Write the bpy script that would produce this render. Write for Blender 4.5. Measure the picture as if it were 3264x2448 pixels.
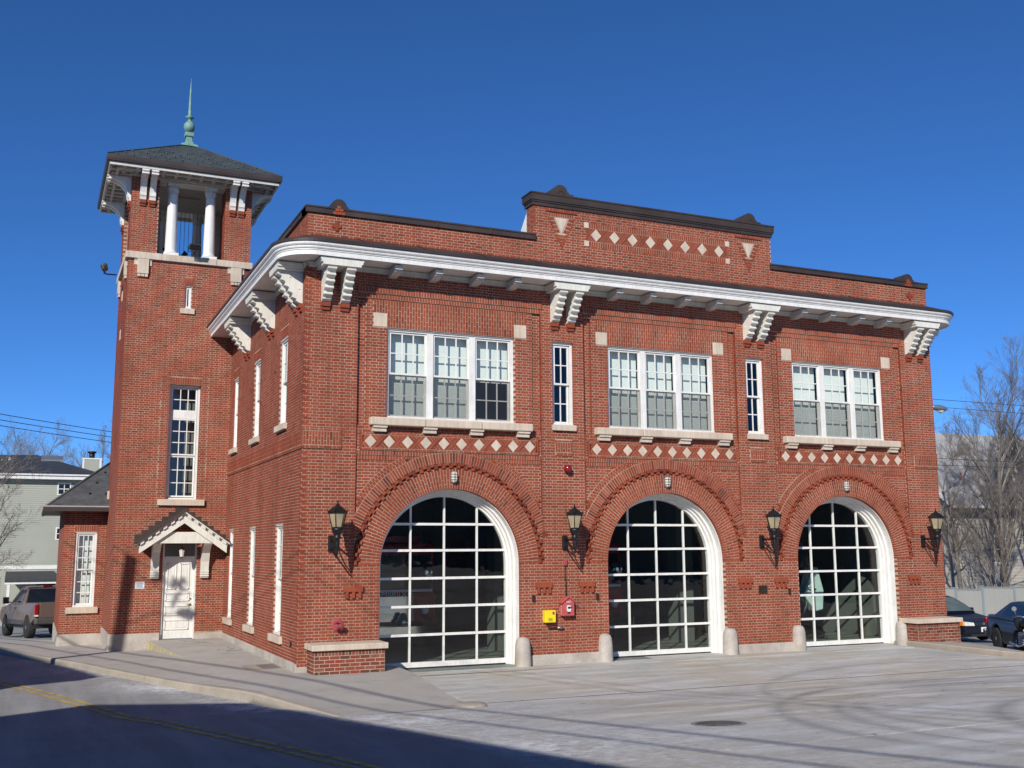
import bpy, bmesh, math, random
from mathutils import Vector, Matrix
R = math.radians
random.seed(7)
for o in list(bpy.data.objects): bpy.data.objects.remove(o)
scene = bpy.context.scene
col = scene.collection

# ------------------------------------------------------------------ camera, sky, sun, exposure
F_PX, PITCH, ROLL, YAW = 3366.6555, 0.15349166, -0.00563934, 0.42384181
CAM = Vector((-4.950705, -21.43573, 2.539079))
fw = Vector((math.sin(YAW)*math.cos(PITCH), math.cos(YAW)*math.cos(PITCH), math.sin(PITCH)))
rt = Vector((math.cos(YAW), -math.sin(YAW), 0)); up = rt.cross(fw)
cr = rt*math.cos(ROLL)+up*math.sin(ROLL); cu = up*math.cos(ROLL)-rt*math.sin(ROLL)
cd = bpy.data.cameras.new('camera'); cam = bpy.data.objects.new('camera', cd); col.objects.link(cam)
cd.sensor_width = 36; cd.lens = 36*F_PX/3264; cd.clip_end = 3000; cd.clip_start = .05
cam.matrix_world = Matrix(((cr.x, cu.x, -fw.x, CAM.x), (cr.y, cu.y, -fw.y, CAM.y), (cr.z, cu.z, -fw.z, CAM.z), (0, 0, 0, 1)))
scene.camera = cam
SUN = Vector((.86, 1, -.72)).normalized()          # direction the light travels
elev = math.asin(-SUN.z)
world = bpy.data.worlds.new('World'); scene.world = world; world.use_nodes = True
wn = world.node_tree.nodes; wl = world.node_tree.links
for n in list(wn): wn.remove(n)
sky = wn.new('ShaderNodeTexSky'); sky.sky_type = 'NISHITA'; sky.sun_disc = False
sky.sun_elevation = elev; sky.sun_rotation = math.atan2(-SUN.x, -SUN.y)
sky.altitude = 2600; sky.air_density = .80; sky.dust_density = 0; sky.ozone_density = 10
bg = wn.new('ShaderNodeBackground'); bg.inputs[1].default_value = .124
wo = wn.new('ShaderNodeOutputWorld'); hsv = wn.new('ShaderNodeHueSaturation'); hsv.inputs['Saturation'].default_value = 1.05; wl.new(sky.outputs[0], hsv.inputs['Color']); wl.new(hsv.outputs[0], bg.inputs[0]); wl.new(bg.outputs[0], wo.inputs[0])
sd = bpy.data.lights.new('sun', 'SUN'); sun = bpy.data.objects.new('sun', sd); col.objects.link(sun)
sd.energy = 4.7; sd.angle = R(.53); sd.color = (1, .955, .88)
sun.rotation_euler = SUN.to_track_quat('-Z', 'Y').to_euler(); sun.location = (-20, -25, 30)
vs = scene.view_settings; vs.view_transform = 'Standard'; vs.look = 'None'; vs.exposure = .10; vs.gamma = 1; vs.use_curve_mapping = False

# ------------------------------------------------------------------ materials
MATS = {}
def nodes(name, rough=.7, metal=0, spec=.5):
    m = bpy.data.materials.new(name); m.use_nodes = True; nt = m.node_tree; b = nt.nodes['Principled BSDF']
    b.inputs['Roughness'].default_value = rough; b.inputs['Metallic'].default_value = metal
    b.inputs['Specular IOR Level'].default_value = spec
    MATS[name] = m; return m, nt, b
def N(nt, t, **k):
    n = nt.nodes.new(t)
    for a, v in k.items(): setattr(n, a, v)
    return n
def coords(nt, kind='Object', scale=None):
    c = N(nt, 'ShaderNodeTexCoord'); out = c.outputs[kind]
    if kind == 'World': pass
    if scale:
        mp = N(nt, 'ShaderNodeMapping'); mp.inputs['Scale'].default_value = scale; nt.links.new(out, mp.inputs[0]); out = mp.outputs[0]
    return out
def worldpos(nt, scale=None):
    g = N(nt, 'ShaderNodeNewGeometry'); out = g.outputs['Position']
    if scale:
        mp = N(nt, 'ShaderNodeMapping'); mp.inputs['Scale'].default_value = scale; nt.links.new(out, mp.inputs[0]); out = mp.outputs[0]
    return out
def noise(nt, vec, scale, detail=4, rough=.55, dist=0):
    n = N(nt, 'ShaderNodeTexNoise'); n.inputs['Scale'].default_value = scale; n.inputs['Detail'].default_value = detail
    n.inputs['Roughness'].default_value = rough; n.inputs['Distortion'].default_value = dist
    nt.links.new(vec, n.inputs['Vector']); return n.outputs[0]
def ramp(nt, fac, stops):
    r = N(nt, 'ShaderNodeValToRGB'); e = r.color_ramp.elements
    while len(e) < len(stops): e.new(.5)
    for i, (p, c) in enumerate(stops): e[i].position = p; e[i].color = (*c, 1) if len(c) == 3 else c
    nt.links.new(fac, r.inputs[0]); return r.outputs[0]
def mixc(nt, a, b, fac, mode='MIX'):
    m = N(nt, 'ShaderNodeMix', data_type='RGBA', blend_type=mode)
    for s, v in ((m.inputs[0], fac), (m.inputs[6], a), (m.inputs[7], b)):
        if isinstance(v, (int, float)): s.default_value = v
        elif isinstance(v, tuple): s.default_value = (*v, 1)
        else: nt.links.new(v, s)
    return m.outputs[2]
def mth(nt, op, a, b=None, c=None, clamp=False):
    m = N(nt, 'ShaderNodeMath', operation=op); m.use_clamp = clamp
    for s, v in zip(m.inputs, (a, b, c)):
        if v is None: continue
        if isinstance(v, (int, float)): s.default_value = v
        else: nt.links.new(v, s)
    return m.outputs[0]
def bump(nt, b, h, strength=.3, dist=.01):
    n = N(nt, 'ShaderNodeBump'); n.inputs['Strength'].default_value = strength; n.inputs['Distance'].default_value = dist
    nt.links.new(h, n.inputs['Height']); nt.links.new(n.outputs[0], b.inputs['Normal'])
def simple(name, c, rough=.6, metal=0, var=.12, sc=3.0, bmp=0, spec=.5, bsc=60):
    m, nt, b = nodes(name, rough, metal, spec); v = worldpos(nt)
    n1 = noise(nt, v, sc, 5)
    lo = tuple(x*(1-var) for x in c); hi = tuple(min(1, x*(1+var)) for x in c)
    nt.links.new(ramp(nt, n1, [(.3, lo), (.7, hi)]), b.inputs['Base Color'])
    if bmp: bump(nt, b, noise(nt, v, bsc, 4), bmp, .004)
    return m
# brick: per-brick tone attribute, plus fine grain
def brickmat(name, stops, dirt=True):
    m, nt, b = nodes(name, .85, 0, .25); a = N(nt, 'ShaderNodeAttribute', attribute_name='tone'); v = worldpos(nt)
    c = ramp(nt, a.outputs['Fac'], stops)
    n1 = noise(nt, v, 35, 4, .6); c = mixc(nt, c, ramp(nt, n1, [(.3, (.62, .6, .6)), (.7, (1.25, 1.2, 1.2))]), .7, 'MULTIPLY')
    n2 = noise(nt, v, .45, 4, .6); c = mixc(nt, c, ramp(nt, n2, [(.3, (.84, .82, .82)), (.7, (1.1, 1.1, 1.1))]), 1, 'MULTIPLY')
    n3 = noise(nt, worldpos(nt, (3.2, 3.2, .22)), 1.0, 5, .65); c = mixc(nt, c, ramp(nt, n3, [(.30, (.72, .70, .70)), (.52, (1, 1, 1)), (.75, (1.06, 1.06, 1.06))]), .8, 'MULTIPLY')
    n4 = noise(nt, v, .7, 6, .75); c = mixc(nt, c, (.40, .27, .22), ramp(nt, n4, [(.62, (0, 0, 0)), (.80, (.4, .4, .4))]))
    nt.links.new(c, b.inputs['Base Color']); bump(nt, b, noise(nt, v, 140, 3), .35, .003); return m
brickmat('brick', [(0, (.10, .030, .020)), (.12, (.185, .043, .024)), (.45, (.275, .062, .030)), (.8, (.315, .077, .037)), (1, (.31, .098, .058))])
brickmat('brick_old', [(0, (.09, .045, .034)), (.3, (.17, .052, .034)), (.7, (.26, .06, .036)), (1, (.22, .11, .075))])
m, nt, b = nodes('mortar', .95, 0, .1); v = worldpos(nt)
c = ramp(nt, noise(nt, v, 6, 6, .65), [(.25, (.37, .275, .205)), (.75, (.53, .415, .315))])
c = mixc(nt, c, ramp(nt, noise(nt, v, .9, 5, .7), [(.32, (.60, .58, .56)), (.62, (1.1, 1.1, 1.1))]), 1, 'MULTIPLY')
nt.links.new(c, b.inputs['Base Color'])
# limestone
m, nt, b = nodes('limestone', .85, 0, .2); v = worldpos(nt)
c = ramp(nt, noise(nt, v, 1.6, 6, .65), [(.25, (.47, .385, .30)), (.75, (.66, .565, .46))])
c = mixc(nt, c, ramp(nt, noise(nt, worldpos(nt, (9, 9, 1.2)), 1.5, 4), [(.35, (.8, .78, .75)), (.65, (1.08, 1.07, 1.05))]), .6, 'MULTIPLY')
nt.links.new(c, b.inputs['Base Color']); bump(nt, b, noise(nt, v, 90, 4), .25, .003)
m, nt, b = nodes('granite', .8, 0, .3); v = worldpos(nt)
c = ramp(nt, noise(nt, v, 2.2, 5, .6), [(.3, (.34, .30, .26)), (.7, (.52, .48, .43))])
c = mixc(nt, c, ramp(nt, noise(nt, v, 70, 3, .7), [(.32, (.55, .53, .52)), (.6, (1.15, 1.14, 1.12))]), .65, 'MULTIPLY')
nt.links.new(c, b.inputs['Base Color']); bump(nt, b, noise(nt, v, 60, 5), .4, .006)
def paint(name, c, rough=.45, dirt=.85):
    m, nt, b = nodes(name, rough, 0, .4); v = worldpos(nt)
    d = ramp(nt, noise(nt, v, 2.5, 6, .7), [(.3, tuple(x*.86 for x in c)), (.62, c)])
    d = mixc(nt, d, ramp(nt, noise(nt, worldpos(nt, (14, 14, 1.5)), 1.2, 4, .6), [(.3, (.86, .84, .8)), (.6, (1, 1, 1))]), dirt, 'MULTIPLY')
    nt.links.new(d, b.inputs['Base Color']); bump(nt, b, noise(nt, v, 40, 3), .06, .003); return m
paint('white', (.79, .78, .745)); paint('cream', (.74, .72, .64)); paint('door_white', (.78, .77, .72)); paint('trim_grey', (.62, .60, .55))
simple('coping', (.060, .043, .035), .5, .25, .3, 1.5, .1); simple('gutter', (.060, .045, .040), .45, .3, .25, 1.2)
simple('verdigris', (.16, .29, .245), .7, .1, .3, 6, .2); simple('iron', (.012, .012, .013), .42, .2, .3, 6, .1)
simple('floodlight', (.055, .050, .042), .5, .3, .2); simple('blind', (.74, .77, .73), .9, 0, .04, 2); simple('curtain', (.70, .72, .70), .9, 0, .12, 14)
simple('room', (.14, .14, .13), .9, 0, .15, 1); simple('bay_floor', (.13, .15, .135), .45, 0, .2, .8); simple('bay_wall', (.075, .09, .078), .9, 0, .15, .7)
simple('louvre', (.33, .31, .28), .7, 0, .1); simple('brass', (.42, .27, .07), .3, .9, .1); simple('lamp_glass', (.33, .27, .165), .25, 0, .18, 5, 0, .6)
simple('bulk_glass', (.66, .62, .52), .2, 0, .1, 9, 0, .7); simple('rust_red', (.34, .055, .07), .55, 0, .18, 9); simple('alarm_red', (.45, .085, .075), .5, 0, .15, 8)
simple('signal_red', (.20, .006, .012), .2, 0, .1, 5, 0, .8); simple('yellow_box', (.80, .62, .015), .45, 0, .06, 4); simple('plate_white', (.66, .68, .72), .5, 0, .1, 6)
simple('black_text', (.02, .02, .022), .6, 0, 0); simple('red_text', (.42, .03, .03), .6, 0, 0); simple('chrome', (.75, .75, .74), .12, 1, .03); simple('rubber', (.018, .018, .018), .85, 0, .2, 20)
simple('bronze_plate', (.055, .035, .025), .45, .5, .2, 10); simple('grey_metal', (.30, .31, .32), .4, .6, .1); simple('wire', (.03, .03, .035), .6); simple('pole_wood', (.12, .085, .06), .9, 0, .3, 4, .3)
simple('plastic_black', (.02, .021, .022), .5, 0, .2); simple('tan_paint', (.20, .135, .108), .28, .35, .05, 1, 0, .6); simple('tan_trim', (.075, .068, .062), .5, .1, .1)
simple('blue_paint', (.012, .014, .024), .26, .2, .05, 1, 0, .7); simple('slate_paint', (.042, .044, .050), .28, .3, .05, 1, 0, .7); simple('tail_red', (.30, .006, .008), .2, 0, .1, 5, 0, .7)
simple('amber', (.75, .24, .01), .25, 0, .1); simple('head_glass', (.72, .72, .66), .35, 0, .15, 12, 0, .8); simple('plate_pink', (.72, .66, .66), .5, 0, .05); simple('engine_red', (.28, .010, .010), .25, 0, .05)
simple('pale_green', (.42, .58, .52), .5, 0, .1); simple('dark_glass', (.012, .014, .016), .08, 0, .1, 5, 0, .6); simple('snow', (.8, .82, .84), .8, 0, .05)
m, nt, b = nodes('glass', .02)
g = N(nt, 'ShaderNodeBsdfGlossy'); g.inputs['Roughness'].default_value = .015; t = N(nt, 'ShaderNodeBsdfTransparent'); t.inputs[0].default_value = (.92, .96, .94, 1); m.use_transparent_shadow = True
lw = N(nt, 'ShaderNodeLayerWeight'); lw.inputs[0].default_value = .5
schlick = mth(nt, 'ADD', mth(nt, 'MULTIPLY', mth(nt, 'POWER', lw.outputs['Facing'], 5), .92), .07)
wv = noise(nt, worldpos(nt), 2.2, 2); bp = N(nt, 'ShaderNodeBump'); bp.inputs['Strength'].default_value = .14; bp.inputs['Distance'].default_value = .02
nt.links.new(wv, bp.inputs['Height']); nt.links.new(bp.outputs[0], g.inputs['Normal'])
mx = N(nt, 'ShaderNodeMixShader'); nt.links.new(schlick, mx.inputs[0]); nt.links.new(t.outputs[0], mx.inputs[1]); nt.links.new(g.outputs[0], mx.inputs[2])
nt.links.new(mx.outputs[0], nt.nodes['Material Output'].inputs['Surface'])
# tower / annex roofs
def slate(name, base, sc):
    m, nt, b = nodes(name, .6, .1, .4); v = worldpos(nt)
    c = ramp(nt, noise(nt, v, sc, 5, .6), [(.3, tuple(x*.7 for x in base)), (.7, tuple(x*1.3 for x in base))])
    nt.links.new(c, b.inputs['Base Color']); bump(nt, b, noise(nt, v, 30, 4), .2, .01); return m
slate('metal_roof', (.055, .066, .066), 2.5); slate('slate', (.085, .086, .088), 3.5); slate('shingle', (.045, .047, .052), 6); slate('shingle_pale', (.36, .355, .35), 1.2)
# concrete, asphalt
def groundmat(name, stops, big=.35, fine=45, extra=None, rough=.9):
    m, nt, b = nodes(name, rough, 0, .25); v = worldpos(nt)
    c = ramp(nt, noise(nt, v, big, 7, .68, .4), stops)
    c = mixc(nt, c, ramp(nt, noise(nt, v, fine, 4, .7), [(.3, (.74, .74, .74)), (.7, (1.2, 1.2, 1.2))]), .55, 'MULTIPLY')
    if extra: c = extra(nt, v, c)
    nt.links.new(c, b.inputs['Base Color']); bump(nt, b, noise(nt, v, 55, 5, .7), .35, .006); return m
def tyre(nt, v, c):
    sep = N(nt, 'ShaderNodeSeparateXYZ'); nt.links.new(v, sep.inputs[0]); X, Y = sep.outputs[0], sep.outputs[1]
    tot = None
    for cx, cy, r, w, s in ((9.8, -12.1, 5.9, .22, .6), (9.9, -12.4, 5.35, .2, .5), (9.6, -11.6, 4.3, .22, .45), (10.2, -14.2, 4.7, .25, .5), (10.5, -15, 4.4, .2, .5),
                            (7, -17.5, 9.6, .2, .4), (7, -17.7, 11.6, .25, .35), (12, -9.5, 6.3, .18, .4), (1, -20, 13.2, .22, .35), (3, -22, 14.9, .2, .3)):
        dx = mth(nt, 'SUBTRACT', X, cx); dy = mth(nt, 'SUBTRACT', Y, cy)
        d = mth(nt, 'SQRT', mth(nt, 'ADD', mth(nt, 'MULTIPLY', dx, dx), mth(nt, 'MULTIPLY', dy, dy)))
        k = mth(nt, 'SUBTRACT', 1, mth(nt, 'DIVIDE', mth(nt, 'ABSOLUTE', mth(nt, 'SUBTRACT', d, r)), w), clamp=True)
        k = mth(nt, 'MULTIPLY', k, s*1.5, clamp=True)
        tot = k if tot is None else mth(nt, 'MAXIMUM', tot, k)
    tot = mth(nt, 'MULTIPLY', tot, ramp(nt, noise(nt, v, .55, 4, .7), [(.30, (.12, .12, .12)), (.56, (.85, .85, .85))]))
    # pale green and tan stains near the doors, streaks of salt
    c = mixc(nt, c, (.44, .385, .29), mth(nt, 'MULTIPLY', ramp(nt, noise(nt, v, .33, 3, .5), [(.45, (0, 0, 0)), (.62, (1, 1, 1))]), .75))
    near = mth(nt, 'SUBTRACT', 1, mth(nt, 'DIVIDE', mth(nt, 'ABSOLUTE', mth(nt, 'ADD', Y, 1.6)), 1.9), clamp=True)
    c = mixc(nt, c, (.40, .45, .40), mth(nt, 'MULTIPLY', near, ramp(nt, noise(nt, v, .9, 4, .6), [(.48, (0, 0, 0)), (.62, (.8, .8, .8))])))
    st = N(nt, 'ShaderNodeMapping'); st.inputs['Scale'].default_value = (.5, 2.2, 1); st.inputs['Rotation'].default_value = (0, 0, R(-25)); nt.links.new(v, st.inputs[0])
    c = mixc(nt, c, (.66, .655, .65), ramp(nt, noise(nt, st.outputs[0], .9, 7, .78), [(.46, (0, 0, 0)), (.70, (.85, .85, .85))]))
    c = mixc(nt, c, (.25, .24, .225), ramp(nt, noise(nt, v, 1.3, 6, .75), [(.56, (0, 0, 0)), (.74, (.7, .7, .7))]))
    c = mixc(nt, c, (.09, .085, .08), ramp(nt, noise(nt, v, 5, 2, .5), [(.70, (0, 0, 0)), (.76, (.75, .75, .75))]))
    c = mixc(nt, c, (.20, .195, .19), tot)
    return c
groundmat('apron', [(.25, (.34, .325, .30)), (.55, (.44, .42, .39)), (.8, (.50, .48, .455))], .5, 40, tyre)
def walkx(nt, v, c):
    return mixc(nt, c, (.30, .285, .26), ramp(nt, noise(nt, v, 1.4, 5, .7), [(.5, (0, 0, 0)), (.72, (.8, .8, .8))]))
groundmat('walk', [(.25, (.345, .322, .288)), (.75, (.455, .428, .388))], .6, 60, walkx)
groundmat('kerb', [(.25, (.27, .235, .19)), (.75, (.42, .37, .30))], 1.1, 30)
def roadx(nt, v, c):
    st = N(nt, 'ShaderNodeMapping'); st.inputs['Rotation'].default_value = (0, 0, R(20)); st.inputs['Scale'].default_value = (1.6, .12, 1); nt.links.new(v, st.inputs[0])
    return mixc(nt, c, (.40, .39, .38), ramp(nt, noise(nt, st.outputs[0], 1.0, 6, .7), [(.45, (0, 0, 0)), (.75, (.7, .7, .7))]))
groundmat('asphalt', [(.25, (.20, .195, .19)), (.75, (.29, .283, .275))], .5, 70, roadx)
groundmat('lot', [(.25, (.20, .20, .198)), (.75, (.31, .305, .295))], .3, 40)
m, nt, b = nodes('salt', .95, 0, .1); v = worldpos(nt)
nt.links.new(ramp(nt, noise(nt, v, 9, 6, .7), [(.3, (.42, .41, .40)), (.7, (.80, .79, .78))]), b.inputs['Base Color'])
tr = N(nt, 'ShaderNodeBsdfTransparent'); mx = N(nt, 'ShaderNodeMixShader'); at = N(nt, 'ShaderNodeAttribute', attribute_name='cover')
al = mth(nt, 'MULTIPLY', at.outputs['Fac'], ramp(nt, noise(nt, v, 2.0, 8, .82), [(.33, (0, 0, 0)), (.55, (1, 1, 1))]))
nt.links.new(al, mx.inputs[0]); nt.links.new(tr.outputs[0], mx.inputs[1]); nt.links.new(b.outputs[0], mx.inputs[2]); nt.links.new(mx.outputs[0], nt.nodes['Material Output'].inputs['Surface'])
def wornpaint(name, c, lo, hi):
    m, nt, b = nodes(name, .8, 0, .2); v = worldpos(nt); b.inputs['Base Color'].default_value = (*c, 1)
    tr = N(nt, 'ShaderNodeBsdfTransparent'); mx = N(nt, 'ShaderNodeMixShader')
    nt.links.new(ramp(nt, noise(nt, v, 4, 7, .75), [(lo, (0, 0, 0)), (hi, (1, 1, 1))]), mx.inputs[0])
    nt.links.new(tr.outputs[0], mx.inputs[1]); nt.links.new(b.outputs[0], mx.inputs[2]); nt.links.new(mx.outputs[0], nt.nodes['Material Output'].inputs['Surface'])
wornpaint('joint_salt', (.62, .61, .59), .40, .62); wornpaint('line_yellow', (.50, .36, .10), .32, .55); wornpaint('kerb_yellow', (.56, .48, .22), .36, .62); wornpaint('teal_stain', (.12, .30, .27), .45, .7); wornpaint('red_mark', (.5, .05, .05), .45, .6)
def siding(name, c, pitch):
    m, nt, b = nodes(name, .75, 0, .3); v = worldpos(nt)
    nt.links.new(ramp(nt, noise(nt, v, .8, 5), [(.3, tuple(x*.9 for x in c)), (.7, c)]), b.inputs['Base Color']); return m
siding('siding', (.36, .37, .31), .12); siding('house_shingle', (.42, .385, .335), .2); siding('house_cream', (.5, .46, .38), .1); siding('fence_grey', (.36, .36, .33), .2); siding('fence_post', (.25, .28, .29), .2)
m, nt, b = nodes('screen', .8); b.inputs['Base Color'].default_value = (.03, .03, .03, 1)
tr = N(nt, 'ShaderNodeBsdfTransparent'); mx = N(nt, 'ShaderNodeMixShader'); mx.inputs[0].default_value = .36
nt.links.new(tr.outputs[0], mx.inputs[1]); nt.links.new(b.outputs[0], mx.inputs[2]); nt.links.new(mx.outputs[0], nt.nodes['Material Output'].inputs['Surface'])
simple('bark', (.13, .112, .098), .95, 0, .3, 5, .3); simple('twig', (.195, .168, .142), .95, 0, .3, 2)

# ------------------------------------------------------------------ mesh helpers
class MB:
    def __init__(s): s.v = []; s.f = []; s.t = []; s.smooth = []
    def add(s, vs, fs, tone=.5, smooth=False):
        k = len(s.v); s.v += [tuple(x) for x in vs]
        for f in fs: s.f.append(tuple(i+k for i in f)); s.t.append(tone); s.smooth.append(smooth)
    def box(s, x0, x1, y0, y1, z0, z1, tone=.5):
        s.add([(x0, y0, z0), (x1, y0, z0), (x1, y1, z0), (x0, y1, z0), (x0, y0, z1), (x1, y0, z1), (x1, y1, z1), (x0, y1, z1)],
              [(0, 3, 2, 1), (4, 5, 6, 7), (0, 1, 5, 4), (1, 2, 6, 5), (2, 3, 7, 6), (3, 0, 4, 7)], tone)
    def fbox(s, fr, u0, u1, v0, v1, n0, n1, tone=.5, back=True):
        P = [fr(u0, v0, n0), fr(u1, v0, n0), fr(u1, v1, n0), fr(u0, v1, n0), fr(u0, v0, n1), fr(u1, v0, n1), fr(u1, v1, n1), fr(u0, v1, n1)]
        F = [(4, 5, 6, 7), (0, 1, 5, 4), (1, 2, 6, 5), (2, 3, 7, 6), (3, 0, 4, 7)]
        if back: F.append((0, 3, 2, 1))
        s.add(P, F, tone)
    def prism(s, pts, fn, a, b, tone=.5, smooth=False):   # polygon pts (2-D) extruded from a to b; fn(p, t)->xyz
        n = len(pts); P = [fn(p, a) for p in pts]+[fn(p, b) for p in pts]
        s.add(P, [tuple(range(n))[::-1], tuple(range(n, 2*n))], tone); k = len(s.v)-2*n
        for i in range(n):
            j = (i+1) % n; s.f.append((k+i, k+j, k+n+j, k+n+i)); s.t.append(tone); s.smooth.append(smooth)
    def tube(s, pts, rads, n=8, cap=True, tone=.5, smooth=True):
        pts = [Vector(p) for p in pts]
        if not hasattr(rads, '__len__'): rads = [rads]*len(pts)
        k0 = len(s.v); ref = None
        for i, p in enumerate(pts):
            d = (pts[min(i+1, len(pts)-1)]-pts[max(i-1, 0)])
            if d.length < 1e-9: d = Vector((0, 0, 1))
            d.normalize()
            if ref is None: ref = Vector((1, 0, 0)) if abs(d.x) < .8 else Vector((0, 1, 0))
            a = d.cross(ref).normalized(); ref = a.cross(d).normalized() if a.length else ref
            bb = d.cross(a)
            ref = bb*-1 if False else ref
            for j in range(n):
                q = 2*math.pi*j/n; s.v.append(tuple(p+(a*math.cos(q)+bb*math.sin(q))*rads[i]))
        for i in range(len(pts)-1):
            for j in range(n):
                s.f.append((k0+i*n+j, k0+i*n+(j+1) % n, k0+(i+1)*n+(j+1) % n, k0+(i+1)*n+j)); s.t.append(tone); s.smooth.append(smooth)
        if cap:
            s.f.append(tuple(k0+j for j in range(n))[::-1]); s.t.append(tone); s.smooth.append(False)
            s.f.append(tuple(k0+(len(pts)-1)*n+j for j in range(n))); s.t.append(tone); s.smooth.append(False)
    def lathe(s, prof, c, n=16, axis='z', tone=.5, smooth=True, rot=0):   # prof: (r, h)
        k0 = len(s.v)
        for r, h in prof:
            for j in range(n):
                q = 2*math.pi*j/n+rot; a, bb = r*math.cos(q), r*math.sin(q)
                s.v.append((c[0]+a, c[1]+bb, c[2]+h) if axis == 'z' else ((c[0]+a, c[1]-h, c[2]+bb) if axis == 'y' else (c[0]+h, c[1]+a, c[2]+bb)))
        for i in range(len(prof)-1):
            for j in range(n):
                s.f.append((k0+i*n+j, k0+i*n+(j+1) % n, k0+(i+1)*n+(j+1) % n, k0+(i+1)*n+j)); s.t.append(tone); s.smooth.append(smooth)
        s.f.append(tuple(k0+j for j in range(n))[::-1]); s.t.append(tone); s.smooth.append(False)
        s.f.append(tuple(k0+(len(prof)-1)*n+j for j in range(n))); s.t.append(tone); s.smooth.append(False)
    def mesh(s, name, mat):
        me = bpy.data.meshes.new(name); me.from_pydata(s.v, [], s.f)
        at = me.attributes.new('tone', 'FLOAT', 'FACE'); at.data.foreach_set('value', s.t)
        me.polygons.foreach_set('use_smooth', s.smooth); me.materials.append(MATS[mat]); me.update(); return me
    def build(s, name, mat, parent=None, loc=None, bevel=0, kind=None, label=None):
        o = bpy.data.objects.new(name, s.mesh(name, mat)); col.objects.link(o)
        if parent: o.parent = parent
        if loc is not None: o.location = loc
        if bevel:
            md = o.modifiers.new('bevel', 'BEVEL'); md.width = bevel; md.segments = 2; md.limit_method = 'ANGLE'; md.angle_limit = R(40)
        if kind: o['kind'] = kind
        if label: o['label'] = label
        return o
def empty(name, loc, label, cat, group=None, rz=0):
    o = bpy.data.objects.new(name, None); col.objects.link(o); o.location = loc; o.rotation_euler.z = rz; o.empty_display_size = .3
    o['label'] = label; o['category'] = cat
    if group: o['group'] = group
    return o
def tag(o, label, cat, group=None):
    o['label'] = label; o['category'] = cat
    if group: o['group'] = group
    return o
def inst(name, me, parent, loc, rot=None, scale=None):
    o = bpy.data.objects.new(name, me); col.objects.link(o); o.parent = parent; o.location = loc
    if rot is not None: o.rotation_euler = rot
    if scale is not None: o.scale = scale
    return o
def frame(o, U, V, Nn):
    o, U, V, Nn = Vector(o), Vector(U), Vector(V), Vector(Nn)
    return lambda u, v, n: o+U*u+V*v+Nn*n
FRONT = frame((0, 0, 0), (1, 0, 0), (0, 0, 1), (0, -1, 0))
SIDE = frame((0, 0, 0), (0, 1, 0), (0, 0, 1), (-1, 0, 0))
TY = 9.05
TOWF = frame((0, TY, 0), (1, 0, 0), (0, 0, 1), (0, -1, 0))
TX0, TX1, TY1 = -2.93, .41, 12.39
TOWL = frame((TX0, 0, 0), (0, 1, 0), (0, 0, 1), (-1, 0, 0))
TOWR = frame((TX1, 0, 0), (0, 1, 0), (0, 0, 1), (1, 0, 0))
TOWB = frame((0, TY1, 0), (1, 0, 0), (0, 0, 1), (0, 1, 0))
ANXF = frame((0, 12.2, 0), (1, 0, 0), (0, 0, 1), (0, -1, 0))
ANXL = frame((-4.1, 0, 0), (0, 1, 0), (0, 0, 1), (-1, 0, 0))

CH, PER, STR, JT, PROUD = .0627, .283, .1895, .0118, .0035
def tone(): return min(1, max(0, random.gauss(.53, .145)))
def sub(iv, a, b):
    out = []
    for p, q in iv:
        if b <= p or a >= q: out.append((p, q)); continue
        if a > p: out.append((p, a))
        if b < q: out.append((b, q))
    return out
FULL = []     # full bricks of the front wall: (centre, kind)
def bricks(mb, fr, u0, u1, v0, v1, n=0, holes=(), arcs=(), keep=None, phase=0, deep=.05, bond='flemish'):
    rows = max(1, round((v1-v0)/CH)); h = (v1-v0)/rows
    k0 = round(v0/CH)
    for k in range(rows):
        a, b_ = v0+k*h, v0+(k+1)*h; mid = (a+b_)/2; iv = [(u0, u1)]
        for (p, q, c, d) in holes:
            if c < mid < d: iv = sub(iv, p, q)
        for (cx, cz, r, zb) in arcs:
            if zb < mid < cz+r:
                hw = r if mid < cz else math.sqrt(max(0, r*r-(mid-cz)**2)); iv = sub(iv, cx-hw, cx+hw)
        off = (PER/2+.0) if (k0+k) % 2 else 0
        for p, q in iv:
            i = math.floor((p-off-phase)/PER)-1
            while True:
                s = off+phase+i*PER; i += 1
                if s > q: break
                for (x0, x1, kd) in ((s, s+STR, 's'), (s+STR, s+PER, 'h')):
                    c0, c1 = max(x0, p), min(x1, q)
                    if c1-c0 < .025: continue
                    dn = random.uniform(-.0015, .0015)
                    full = c0 == x0 and c1 == x1
                    g0, g1 = (c0+JT/2 if c0 > p else c0-.0015), (c1-JT/2 if c1 < q else c1+.0015)
                    if keep is not None and full and c0 > p+1e-6 and c1 < q-1e-6: keep.append((((x0+x1)/2, mid, n+PROUD), kd, fr))
                    else: mb.fbox(fr, g0, g1, a+JT/2, b_-JT/2, n-deep if (c0 == p or c1 == q) else n-.012, n+PROUD+dn, tone(), back=False)
def soldiers(mb, fr, u0, u1, v0, v1, n=0, rows=None, deep=.012, w=CH):
    cnt = max(1, round((u1-u0)/w)); ww = (u1-u0)/cnt
    H_ = v1-v0
    for i in range(cnt):
        x0 = u0+i*ww
        if H_ < .23: segs = [(v0, v1)]
        else:
            segs = []; z = v0; alt = i % 2
            first = True
            while z < v1-.02:
                L = .19 if not (first and alt) else .095
                e = min(v1, z+L)
                if v1-e < .05: e = v1
                segs.append((z, e)); z = e; first = False
        for (a, b_) in segs:
            mb.fbox(fr, x0+JT/2, x0+ww-JT/2, a+JT/2, b_-JT/2, n-deep, n+PROUD+random.uniform(-.001, .001), tone(), back=False)
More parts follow.
